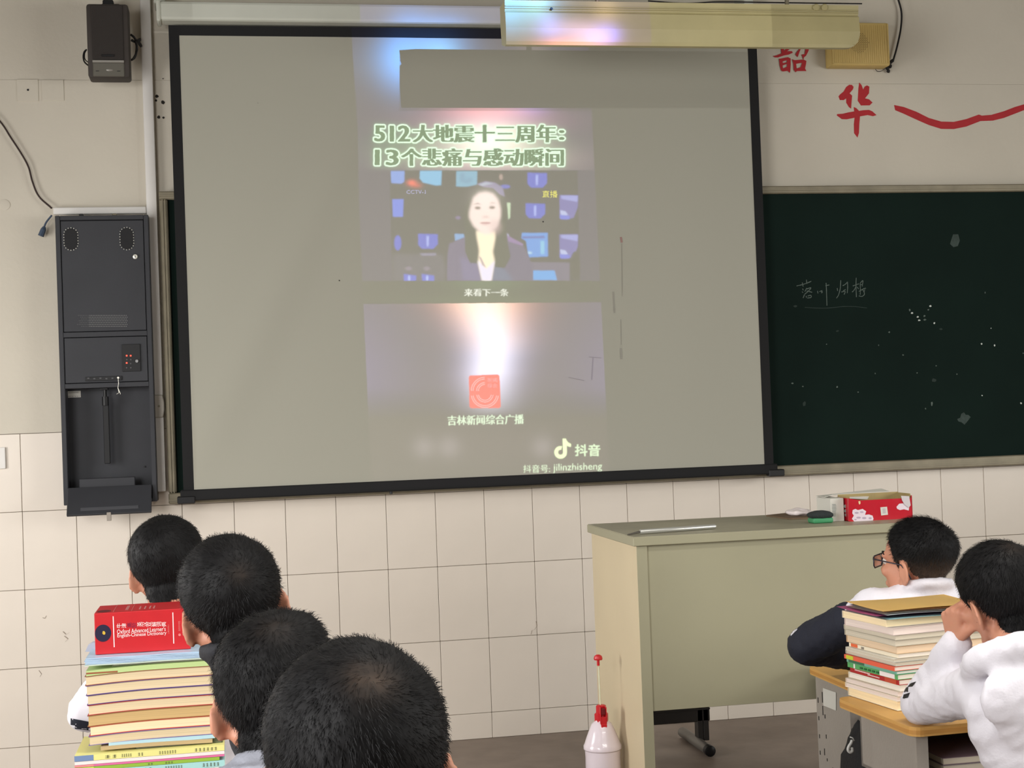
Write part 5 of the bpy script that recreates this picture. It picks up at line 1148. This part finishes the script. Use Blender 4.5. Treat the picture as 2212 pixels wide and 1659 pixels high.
def chain(bm, pts, rs):
    for i in range(len(pts)-1): cap(bm, pts[i], pts[i+1], rs[i], rs[i+1])
def blend(bm, voxel, it=6, fac=.5):
    """fuse overlapping masses into one continuous skin"""
    me = bpy.data.meshes.new('t'); bm.to_mesh(me); bm.free(); o = bpy.data.objects.new('t', me); C.objects.link(o)
    r = o.modifiers.new('r', 'REMESH'); r.mode = 'VOXEL'; r.voxel_size = voxel
    s = o.modifiers.new('s', 'SMOOTH'); s.iterations = it; s.factor = fac
    dg = bpy.context.evaluated_depsgraph_get(); dg.update(); out = bpy.data.meshes.new_from_object(o.evaluated_get(dg)); bpy.data.objects.remove(o); bpy.data.meshes.remove(me)
    return out
def wrinkle(me, amp, sc, seed=0, stretch=(1, 1, 1)):
    n = len(me.vertices); co = np.empty(n*3); me.vertices.foreach_get('co', co); no = np.empty(n*3); me.vertices.foreach_get('normal', no); co = co.reshape(-1, 3); no = no.reshape(-1, 3)
    S = Vector(stretch)
    def fold(c):
        v = Vector((c[0]*S.x, c[1]*S.y, c[2]*S.z))*sc; wv = v+Vector(noise.noise_vector(v*.6))*1.1+Vector((seed, 0, 0))
        return .55*noise.noise(v+Vector((seed, seed, 0)))+.8*(.5-abs(noise.noise(wv*1.5)))**2*2+.45*(.5-abs(noise.noise(wv*3.3)))-.5
    d = np.array([fold(c) for c in co])
    co += no*(d*amp)[:, None]; me.vertices.foreach_set('co', co.ravel()); me.update()
def head_prims(b, T, fat=1.):
    """T: 4x4 head frame (x right, y face forward, z up), origin at mid-head"""
    R3 = T.to_3x3(); P = lambda x, y, z: T @ Vector((x, y, z))
    E = lambda c, r, R=None: ell(b, P(*c), r, R3 @ (R if R is not None else Matrix.Identity(3)))
    E((0, -.012, .030), (.075, .094, .083)); E((0, .045, .030), (.058, .040, .050)); E((0, .030, -.030), (.060*fat, .058, .075)); E((0, .042, -.080), (.042*fat, .040, .032)); E((0, .072, -.098), (.018, .016, .014))
    for s in (-1, 1):
        cap(b, P(s*.056*fat, 0, -.045), P(s*.030, .060, -.088), .015, .013); E((s*.042*fat, .064, -.024), (.021, .018, .018)); E((s*.010, .097, -.038), (.008, .009, .007))
        Re = Matrix.Rotation(s*.42, 3, 'Z') @ Matrix.Rotation(-.18, 3, 'X'); ec = Vector((s*.080, -.012, -.018))
        ell(b, T @ ec, (.0055, .015, .028), R3 @ Re); q_ = []
        for k in range(11):
            a = -1.9+k*.47; rr = .031 if k < 7 else .027; q_.append(T @ (ec+Re @ Vector((s*.0045, -.0175*math.sin(a)*-1*-1, rr*math.cos(a)))))
        chain(b, q_, [.0042]*11); ell(b, T @ (ec+Re @ Vector((s*.001, .004, -.026))), (.006, .009, .009), R3 @ Re)
        cap(b, P(s*.066, -.005, -.018), T @ ec, .012, .008)
    cap(b, P(0, .088, .002), P(0, .103, -.030), .009, .0115); E((0, .105, -.034), (.0125, .012, .010))
    E((0, .089, -.064), (.021, .009, .0055)); E((0, .087, -.072), (.019, .009, .0060)); cap(b, P(-.040, .077, .015), P(.040, .077, .015), .010, .010)
def hand_prims(b, W, u, w, n, curl=(.5, .8, .5), s=1., thumb=(.5, .6), spread=.06):
    """W wrist, u wrist->knuckles, w towards the thumb side, n the side the fingers curl to"""
    u, w, n = u.normalized(), w.normalized(), n.normalized(); kn = []
    for i, (o, L) in enumerate(((.031, .083), (.011, .088), (-.009, .084), (-.028, .076))):
        k = W+u*L*s+w*o*s; kn.append(k); cap(b, W+w*o*.55*s+u*.012, k, .0125*s, .0105*s)
    ell(b, W+u*.045*s, (.036*s, .012*s, .042*s), Matrix((w, n, u)).transposed())
    for i, (k, ls) in enumerate(zip(kn, ((.044, .026, .021), (.049, .029, .022), (.045, .028, .022), (.035, .021, .019)))):
        a = 0; p = k; d0 = (u+w*(spread*(1.5-i))).normalized(); r = (.0092, .0084, .0076, .0066) if i < 3 else (.0082, .0074, .0068, .0060)
        for j, L in enumerate(ls):
            a += curl[j]; d = d0*math.cos(a)+n*math.sin(a); p2 = p+d*L*s; cap(b, p, p2, r[j]*s, r[j+1]*s); p = p2
    t0 = W+w*.024*s+u*.022*s; t1 = t0+(w*.9+u*.6+n*.45).normalized()*.036*s; t2 = t1+(u*.85+w*.2+n*thumb[0]).normalized()*.032*s; t3 = t2+(u*.8-w*.1+n*thumb[1]).normalized()*.025*s
    chain(b, [t0, t1, t2, t3], [.0145*s, .0115*s, .0100*s, .0078*s])
_HL = [(0, .062), (.7, .056), (1.05, .030), (1.25, -.012), (1.42, -.020), (1.5, .016), (1.75, .014), (1.95, -.035), (2.3, -.066), (PI+.01, -.086)]
def hairline(a):
    for (a0, z0), (a1, z1) in zip(_HL, _HL[1:]):
        if a <= a1: return z0+(z1-z0)*(a-a0)/(a1-a0)
    return _HL[-1][1]
def make_hair(body_me, T, root, thick=.012, length=.014, nst=9000, whorl=(.012, -.070, .088), fade=0., patch=.0, seed=1, lift=.32, swirl=.5, patch_r=.02, tuft=None, width=.00042):
    Ti = T.inverted(); R3 = T.to_3x3(); rnd = random.Random(seed)
    n = len(body_me.vertices); co = np.empty(n*3); body_me.vertices.foreach_get('co', co); co = co.reshape(-1, 3); no = np.empty(n*3); body_me.vertices.foreach_get('normal', no); no = no.reshape(-1, 3)
    M3 = np.array(Ti.to_3x3()); t_ = np.array(Ti.translation); lc = co @ M3.T+t_; ln = no @ M3.T
    near = (np.linalg.norm(lc, axis=1) < .16); m = np.full(n, -1.)
    for i in np.where(near)[0]:
        x, y, z = lc[i]; a = math.atan2(abs(x), y)
        if abs(x) > .0795 and z < .028 and -.045 < y < .03: continue
        m[i] = z-hairline(a)-(.014 if fade and a > 2 else 0)
        if z < -.03 and y > -.03: m[i] = -1
    W = Vector(whorl)
    b = NB(); vm = {}; lay = []
    def tk(i):
        x, y, z = lc[i]; e = min(1, max(0, m[i]/.022)); t = thick*(.35+.65*min(1, max(0, (z+.07)/.13)))*(.15+.85*e)
        if fade: t *= 1-fade*.85*min(1, max(0, (.055-z)/.06))
        t += .0022*noise.noise(Vector((x, y, z))*55+Vector((seed, 0, 0)))*e*(1-fade*.6)
        if tuft: t += tuft[3]*math.exp(-((x-tuft[0])**2+(y-tuft[1])**2+(z-tuft[2])**2)/.0009)
        return max(.0008, t)
    def sc(x, y, z):
        d = (Vector((x, y, z))-W).length; f = patch*math.exp(-(d/patch_r)**2)*(.75+.6*noise.noise(Vector((x, y, z))*90))
        if fade: f += fade*.62*min(1, max(0, (.030-z)/.07))
        return min(1, max(0, f))
    vals = []
    for p in body_me.polygons:
        vs = list(p.vertices)
        if all(m[v] > 0 for v in vs):
            f = []
            for v in vs:
                if v not in vm: vm[v] = b.verts.new(Vector(lc[v])+Vector(ln[v])*tk(v)); vals.append(sc(*lc[v]))
                f.append(vm[v])
            b.faces.new(f)
    keys = list(vm.keys()); b.verts.ensure_lookup_table(); capco = [v.co.copy() for v in b.verts]
    for s in range(nst):
        j = rnd.randrange(len(keys)); i = keys[j]; p = capco[j]+Vector((rnd.uniform(-.0035, .0035), rnd.uniform(-.0035, .0035), rnd.uniform(-.0035, .0035))); nn = Vector(ln[i]); x, y, z = lc[i]
        e = min(1, max(.15, m[i]/.03)); fz_ = (1-fade*.8*min(1, max(0, (.055-z)/.06))) if fade else 1
        L = length*(.6+.8*rnd.random())*(.4+.6*e)*fz_; d = Vector(lc[i])-W; dist = d.length
        if patch and rnd.random() < patch*1.0*math.exp(-(dist/(patch_r*.8))**2): continue
        tg = (d-nn*d.dot(nn)); tg = tg.normalized() if tg.length > 1e-4 else Vector((1, 0, 0)); sd = nn.cross(tg)
        tg = (tg+sd*swirl*math.exp(-dist/.06)+Vector((rnd.gauss(0, .22), rnd.gauss(0, .22), rnd.gauss(0, .22)))).normalized()
        lf = lift*(.4+1.1*rnd.random()); d1 = (tg+nn*lf).normalized(); d2 = (tg+nn*(lf*.3)+Vector((0, 0, -.15))).normalized()
        p -= nn*.0022; p1 = p+d1*L*.5; p2 = p1+d2*L*.5; ww = nn.cross(tg)*width*(.7+.6*rnd.random())
        if rnd.random() < .5: ww = (ww+nn*width*.7)
        a0, a1, b0, b1, c0 = b.verts.new(p+ww), b.verts.new(p-ww), b.verts.new(p1+ww*.8), b.verts.new(p1-ww*.8), b.verts.new(p2)
        b.faces.new([a0, a1, b1, b0]); b.faces.new([b0, b1, c0]); f = sc(x, y, z)*.45; vals += [f]*5
    b.transform(T); b.transform(WM[root].inverted())
    me = bpy.data.meshes.new('hair'); b.normal_update(); b.to_mesh(me); b.free()
    at_ = me.attributes.new('scalp', 'FLOAT', 'POINT'); at_.data.foreach_set('value', vals)
    o = obj('hair', me, HAIR, root, smooth=True, local=True); return o
def frame(H, yaw, pitch, roll):
    """yaw > 0 turns the face to the left, pitch > 0 bows it down, roll > 0 tips the head to the left"""
    return Matrix.Translation(H) @ (Matrix.Rotation(math.radians(yaw), 4, 'Z') @ Matrix.Rotation(math.radians(-pitch), 4, 'X') @ Matrix.Rotation(math.radians(-roll), 4, 'Y'))
def person(label, H, yaw, pitch, roll, pelvis, cloth, hair={}, shL=None, shR=None, elL=None, elR=None, wrL=None, wrR=None, neck=None, group=None, fat=1., vox=.0062, handL=None, sleeves=None, trousers=None, extra=None, wr_amp=.006, girth=1., gap=.30):
    V = Vector; H = V(H); T = frame(H, yaw, pitch, roll); pel = V(pelvis)
    N = V(neck) if neck is not None else T @ V((0, -.045, -.165))
    root = thing('person', label, 'person', (pel.x, pel.y, FZ), 0, group)
    shL = V(shL) if shL is not None else N+V((-.165, .01, -.055)); shR = V(shR) if shR is not None else N+V((.165, .01, -.055))
    elL = V(elL) if elL is not None else shL+V((-.05, .06, -.26)); elR = V(elR) if elR is not None else shR+V((.05, .06, -.26))
    wrL = V(wrL) if wrL is not None else elL+V((.08, .20, -.04)); wrR = V(wrR) if wrR is not None else elR+V((-.08, .20, -.04))
    hipL, hipR = pel+V((-.09, .02, 0)), pel+V((.09, .02, 0)); knL, knR = pel+V((-.11, .40, .03)), pel+V((.11, .40, .03)); anL, anR = V((knL.x, knL.y-.02, FZ+.08)), V((knR.x, knR.y-.02, FZ+.08))
    ch, be = N.lerp(pel, .34), N.lerp(pel, .70); ax = (pel-N).normalized(); rt = V((1, 0, 0)); Rt = Matrix((rt, ax.cross(rt)*-1, -ax)).transposed()
    def masses(b, k, arms=True, legs=True, torso=True):
        g = girth
        if torso:
            LN = (pel-N).length
            for q_ in range(9):
                f_ = .20+.80*q_/8; rx_ = (.140, .150, .150, .144, .137, .133, .136, .146, .152)[q_]; ry_ = (.085, .098, .103, .101, .097, .095, .099, .108, .112)[q_]
                ell(b, N.lerp(pel, f_), (rx_*g+k, ry_*g+k, LN*.16+k), Rt)
            ell(b, pel, (.150*g+k, .112+k, .09+k))
            chain(b, [shL, N+V((0, 0, -.045)), shR], [.052+k, .062+k, .052+k]); chain(b, [shL, N+V((0, -.012, -.018)), shR], [.048+k, .052+k, .048+k]); 
        if arms:
            for s, e, w_ in ((shL, elL, wrL), (shR, elR, wrR)): chain(b, [s, e, w_], [.050+k, .040+k, .027+k])
        if legs:
            for h_, kn, an in ((hipL, knL, anL), (hipR, knR, anR)): chain(b, [h_, kn, an], [.080+k, .056+k, .036+k])
    b = NB(); head_prims(b, T, fat); cap(b, T @ V((0, -.028, -.055)), N+V((0, 0, -.01)), .050, .056)
    masses(b, -.004)
    for side, w_, e_ in ((-1, wrL, elL), (1, wrR, elR)):
        if side == -1 and handL: hand_prims(b, *handL)
        else:
            u = (w_-e_).normalized(); n_ = V((0, 0, -1)); n_ = (n_-u*n_.dot(u)).normalized(); hand_prims(b, w_, u, n_.cross(u)*(1 if side == 1 else -1)*-1, n_, (.25, .35, .2), 1.)
    for an in (anL, anR): cap(b, an+V((0, -.02, -.045)), an+V((0, .15, -.052)), .032, .024)
    me = blend(b, vox, 5); body = obj('body', me, SKIN, root, smooth=True, local=False)
    me_w = me.copy(); me_w.transform(WM[root])
    for s in (-1, 1):
        b = NB(); c_ = T @ V((s*.031, .0765, .000)); bmesh.ops.create_icosphere(b, subdivisions=2, radius=.0115, matrix=Matrix.Translation(c_)); eo = obj('eye', b, EYE, root, smooth=True)
        b = NB(); f_ = (T.to_3x3() @ V((0, 1, 0))); bmesh.ops.create_icosphere(b, subdivisions=2, radius=.006, matrix=Matrix.Translation(c_+f_*.0068)); obj('iris', b, IRIS, eo, smooth=True)
    b = NB()
    for s in (-1, 1): chain(b, [T @ V((s*.016, .0885, .020)), T @ V((s*.034, .087, .024)), T @ V((s*.048, .074, .020))], [.0022, .0026, .0014])
    obj('eyebrows', b, HAIR, root, smooth=True)
    make_hair(me_w, T, root, **hair); bpy.data.meshes.remove(me_w)
    # clothes: a jacket over the torso (and arms), trousers, shoes
    cl = {}
    b = NB(); masses(b, .010, arms=(sleeves is None), legs=False)
    if sleeves is not None:
        for s, e in ((shL, elL), (shR, elR)): cap(b, s, s.lerp(e, .16), .064, .056)
    if extra: extra(b, T, N, V)
    cap(b, N+V((0, -.004, .006)), N+V((0, -.006, -.06)), .066, .085)
    me2 = blend(b, .0085, 4); wrinkle(me2, wr_amp, 16, H.x*7, (1.2, 1, .8))
    # open the neckline so that the neck comes out of the collar
    cl['jacket'] = obj('jacket', me2, cloth, root, smooth=True)
    if sleeves is not None:
        for s, e, w_ in ((shL, elL, wrL), (shR, elR, wrR)):
            b = NB(); chain(b, [s.lerp(e, .33), e, e.lerp(w_, .85)], [.060, .058, .044]); m3 = blend(b, .008, 4); wrinkle(m3, wr_amp*1.3, 18, H.y*3); cl.setdefault('sleeve', []).append(obj('sleeve', m3, sleeves, root, smooth=True))
    b = NB()
    for h_, kn, an in ((hipL, knL, anL), (hipR, knR, anR)): chain(b, [h_, kn, an+V((0, 0, .03))], [.092, .066, .052])
    ell(b, pel+V((0, .01, -.01)), (.155*girth, .118, .095)); m4 = blend(b, .011, 3); wrinkle(m4, .004, 14, 3); obj('trousers', m4, trousers or NAVYC, root, smooth=True)
    for an in (anL, anR):
        b = NB(); cap(b, an+V((0, -.02, -.042)), an+V((0, .17, -.050)), .040, .032); m5 = blend(b, .008, 3)
        for v in m5.vertices:
            if v.co.z < FZ+.003: v.co.z = FZ+.003
        obj('shoe', m5, SHOE, root, smooth=True)
    return root, body, cl, T
def hit(o, px, py, off=.002):
    """first point of mesh object o seen at photo pixel (px, py)"""
    if o.name not in _BV:
        me = o.data; _BV[o.name] = BVHTree.FromPolygons([WM[o] @ v.co for v in me.vertices], [tuple(p.vertices) for p in me.polygons])
    d = ray(px, py).normalized(); r = _BV[o.name].ray_cast(CAM, d)
    return (r[0]-d*off, r[1]) if r[0] is not None else (None, None)
_BV = {}
def patch(name, root, o, pts, m_, off=.002, n=1, label=None):
    """a cloth patch hugging mesh o, outlined by photo points (a convex quad, subdivided)"""
    b = NB(); k = 8; A, B, C_, D = [Vector(p) for p in pts]; G = []
    for i in range(k+1):
        row = []
        for j in range(k+1):
            p = (A.lerp(B, i/k)).lerp(D.lerp(C_, i/k), j/k); h, _ = hit(o, p.x, p.y, off); row.append(b.verts.new(h) if h is not None else None)
        G.append(row)
    for i in range(k):
        for j in range(k):
            f = [G[i][j], G[i+1][j], G[i+1][j+1], G[i][j+1]]
            if all(f): b.faces.new(f)
    return obj(name, b, m_, root, smooth=True, label=label)
NAVYC = mat('navy_cloth', (24, 27, 40), .8, bump=.15, bscale=250); WHC = mat('white_cloth', (220, 217, 224), .8, bump=.12, bscale=200, var=.02); GRC = mat('grey_cloth', (142, 144, 154), .85, bump=.15, bscale=250)
DKC = mat('charcoal_cloth', (40, 40, 44), .85, bump=.2, bscale=200); SHOE = mat('shoe_dark', (40, 38, 40), .5)
def hp(px, top, Y, x_off=0):
    """mid-head point from the photo pixel of the top of the hair"""
    p = at(px, top, Y); return Vector((p.x, p.y, p.z-.128))
def collar(r, t, dz=-.02, tilt=.35, back=.0):
    def f(b, T, N, V):
        pts = [N+V((r*math.cos(a), r*1.0*math.sin(a)-back, dz+.03-tilt*r*math.sin(a)*1.0)) for a in [2*PI*k/16 for k in range(17)]]
        chain(b, pts, [t]*17)
    return f
# left row, from the wall towards the camera
H1 = hp(362, 1108, -2.40)
a_ = lambda px, py, Y: at(px, py, Y)
p1 = person('boy in a white shirt, farthest head of the left row, just above the red dictionary', H1, -14, 4, 6, (H1.x+.03, -2.50, FZ+.46), WHC,
    dict(nst=12000, seed=3, thick=.012, length=.010, width=.00035, patch=.0), group=None, neck=(H1.x+.015, -2.445, H1.z-.165), elL=a_(192, 1537, -2.43), wrL=a_(270, 1510, -2.20), shL=a_(275, 1440, -2.45), extra=collar(.066, .016, .0, .3))
patch('navy_sleeve_end', p1[0], p1[2]['jacket'], [(134, 1548), (208, 1562), (208, 1610), (134, 1610)], NAVYC, .0025)
H2 = hp(499, 1150, -3.35)
def collar2(b, T, N, V):
    P = a_(514, 1404, -3.39); chain(b, [P+V((.054*math.cos(a), .054*math.sin(a), -.012*math.sin(a))) for a in [2*PI*k/16 for k in range(17)]], [.013]*17); cap(b, P+V((.01, 0, -.015)), N+V((0, 0, -.02)), .058, .070)
p2 = person('boy in a dark high-collared jacket, second head of the left row from the wall', H2, 4, 8, 10, (H2.x+.34, -3.52, FZ+.46), DKC,
    dict(nst=17000, seed=5, thick=.014, length=.010, width=.0003, patch=.28, patch_r=.014, whorl=(.010, -.088, .045), lift=.5), girth=.85, neck=a_(592, 1452, -3.42), shL=a_(640, 1560, -3.44), shR=a_(830, 1600, -3.40), elL=a_(640, 1720, -3.2), wrL=a_(640, 1680, -3.08), extra=collar2, vox=.0058)
H3 = hp(592, 1318, -3.80)
p3 = person('boy in a grey top, third head of the left row, half hidden by the nearest', H3, -8, 8, 3, (H3.x-.16, -4.0, FZ+.46), GRC,
    dict(nst=19000, seed=8, thick=.014, length=.012, width=.0003, patch=.1, tuft=(.045, -.02, .095, .010), lift=.5), neck=a_(580, 1715, -3.87), shL=a_(470, 1800, -3.90), shR=a_(760, 1790, -3.90), extra=collar(.066, .016, -.005, .3), vox=.0055)
H4 = hp(756, 1349, -4.58); H4.z -= .010
p4 = person('nearest boy, seen from behind, short black hair with a pale whorl on the crown', H4, 2, 12, 0, (H4.x, -4.77, FZ+.46), DKC,
    dict(nst=30000, seed=11, thick=.012, length=.008, patch=.45, patch_r=.016, whorl=(.008, -.082, .070), lift=.5, swirl=.9, width=.00026), neck=(H4.x, -4.67, H4.z-.17), vox=.0050)
# right side
H5 = Vector(at(1982, 1214, -2.20))
SL5 = a_(1888, 1318, -2.20); EL5 = a_(1742, 1394, -1.98)
p5 = person('boy in dark-rimmed glasses and white top with black sleeves, at the front right desk', H5, 32, -4, 4, (2.80, -2.16, FZ+.44), WHC,
    dict(nst=12000, seed=13, thick=.012, length=.014, fade=.8, lift=.9, patch=0.), neck=a_(1995, 1290, -2.20), shL=SL5, shR=a_(2105, 1322, -2.18), elL=EL5, wrL=a_(1850, 1420, -1.86), elR=a_(2200, 1420, -2.0), wrR=a_(2080, 1430, -1.84), sleeves=NAVYC, fat=1.08, extra=collar(.070, .016, .0, .25), vox=.0058, wr_amp=.005)
patch('white_sleeve_stripe', p5[0], p5[2]['sleeve'][0], [(1708, 1362), (1722, 1352), (1722, 1360), (1708, 1374)], WHC, .002)
# glasses
T5 = p5[3]; GL = mat('glasses_frame', (38, 34, 46), .3); gl = thing('glasses', 'dark rectangular-rimmed glasses worn by the boy leaning on the front right desk', 'glasses', T5 @ Vector((0, .11, 0)))
b = NB()
for s in (-1, 1):
    c_ = Vector((s*.034, .106, -.002)); pts = []
    for (x, z) in ((-.026, .012), (-.022, .016), (.022, .016), (.026, .012), (.025, -.010), (.020, -.017), (-.020, -.017), (-.025, -.010), (-.026, .012)): pts.append(T5 @ (c_+Vector((x, -abs(x+s*.034)*.12, z))))
    tube(b, pts, .0019, 8)
tube(b, [T5 @ Vector((-.009, .106, .004)), T5 @ Vector((0, .108, .007)), T5 @ Vector((.009, .106, .004))], .0018, 8); obj('rims', b, GL, gl, smooth=True)
for s in (-1, 1):
    b = NB(); tube(b, [T5 @ Vector((s*.060, .099, .010)), T5 @ Vector((s*.075, .090, .010)), T5 @ Vector((s*.081, .040, .008)), T5 @ Vector((s*.084, -.002, .006)), T5 @ Vector((s*.083, -.022, -.012)), T5 @ Vector((s*.080, -.030, -.030))], .0019, 8); obj('temple_arm', b, GL, gl, smooth=True)
    b = NB(); flat_poly(b, [T5 @ Vector((s*.034+x, .106-abs(s*.034+x)*.06, z-.002)) for x, z in ((-.024, .014), (.024, .014), (.023, -.012), (.018, -.015), (-.018, -.015), (-.023, -.012))]); obj('lens', b, mat('lens_glass', (235, 240, 240), .05, trans=1.), gl)
H6 = Vector(at(2163, 1290, -2.96))
W6 = a_(2066, 1392, -2.86); K6 = a_(2052, 1305, -2.87); E6 = a_(1988, 1522, -2.70)
u6 = (K6-W6).normalized()
def hood(b, T, N, V):
    pts = [N+V((.098*math.cos(a), .080*math.sin(a)-.03, .020-.045*math.sin(a))) for a in [2*PI*k/16 for k in range(17)]]
    chain(b, pts, [.034]*17); ell(b, N+V((.0, -.105, -.045)), (.140, .045, .085)); ell(b, N+V((.02, -.10, -.10)), (.12, .040, .08))
p6 = person('boy in a white hooded jacket at the right edge, head resting on his hand', H6, 8, 10, 13, (2.62, -3.10, FZ+.46), WHC,
    dict(nst=17000, seed=17, thick=.013, length=.012, width=.00033, patch=.12, lift=.5), neck=a_(2190, 1440, -3.01), shL=a_(2122, 1490, -2.98), shR=a_(2330, 1500, -2.98), elL=E6, wrL=W6, elR=a_(2420, 1560, -2.70), wrR=a_(2260, 1560, -2.60),
    handL=(W6, u6, Vector((.15, -1, .1)), Vector((1, .1, .1)), (1.25, 1.1, .6), .92, (.5, .9), .02), extra=hood, vox=.0045, wr_amp=.007, girth=1.08)
for P4 in (((1960, 1484), (1966, 1476), (1979, 1472), (1971, 1483)), ((1951, 1496), (1955, 1485), (1962, 1484), (1961, 1494)), ((1949, 1510), (1952, 1500), (1966, 1496), (1961, 1507))):
    patch('black_sleeve_mark', p6[0], p6[2]['jacket'], P4, BLK, .0015)
# stools under the pupils
STW = mat('stool_wood', (150, 112, 66), .5, var=.1)
def stool(c, zt_, label):
    t = thing('stool', label, 'stool', (c[0], c[1], FZ), 0, 'pupils stools'); H_ = zt_-FZ
    b = NB(); box(b, -.17, .17, -.12, .12, H_-.025, H_, .006, 2); obj('seat', b, STW, t, local=True)
    for sx_ in (-.14, .14):
        for sy_ in (-.09, .09): b = NB(); box(b, sx_-.014, sx_+.014, sy_-.014, sy_+.014, 0, H_-.025); obj('leg', b, STW, t, local=True)
for p_, lab in ((p1, 'wooden stool under the boy in the white shirt at left'), (p2, 'wooden stool under the boy in the dark jacket'), (p3, 'wooden stool under the boy in the grey top'), (p4, 'wooden stool under the nearest boy'), (p5, 'wooden stool under the boy in glasses'), (p6, 'wooden stool under the boy in the white hooded jacket')):
    l_ = p_[0].location; stool((l_.x, l_.y-.02), FZ+.355 if p_ is not p5 else FZ+.335, lab)
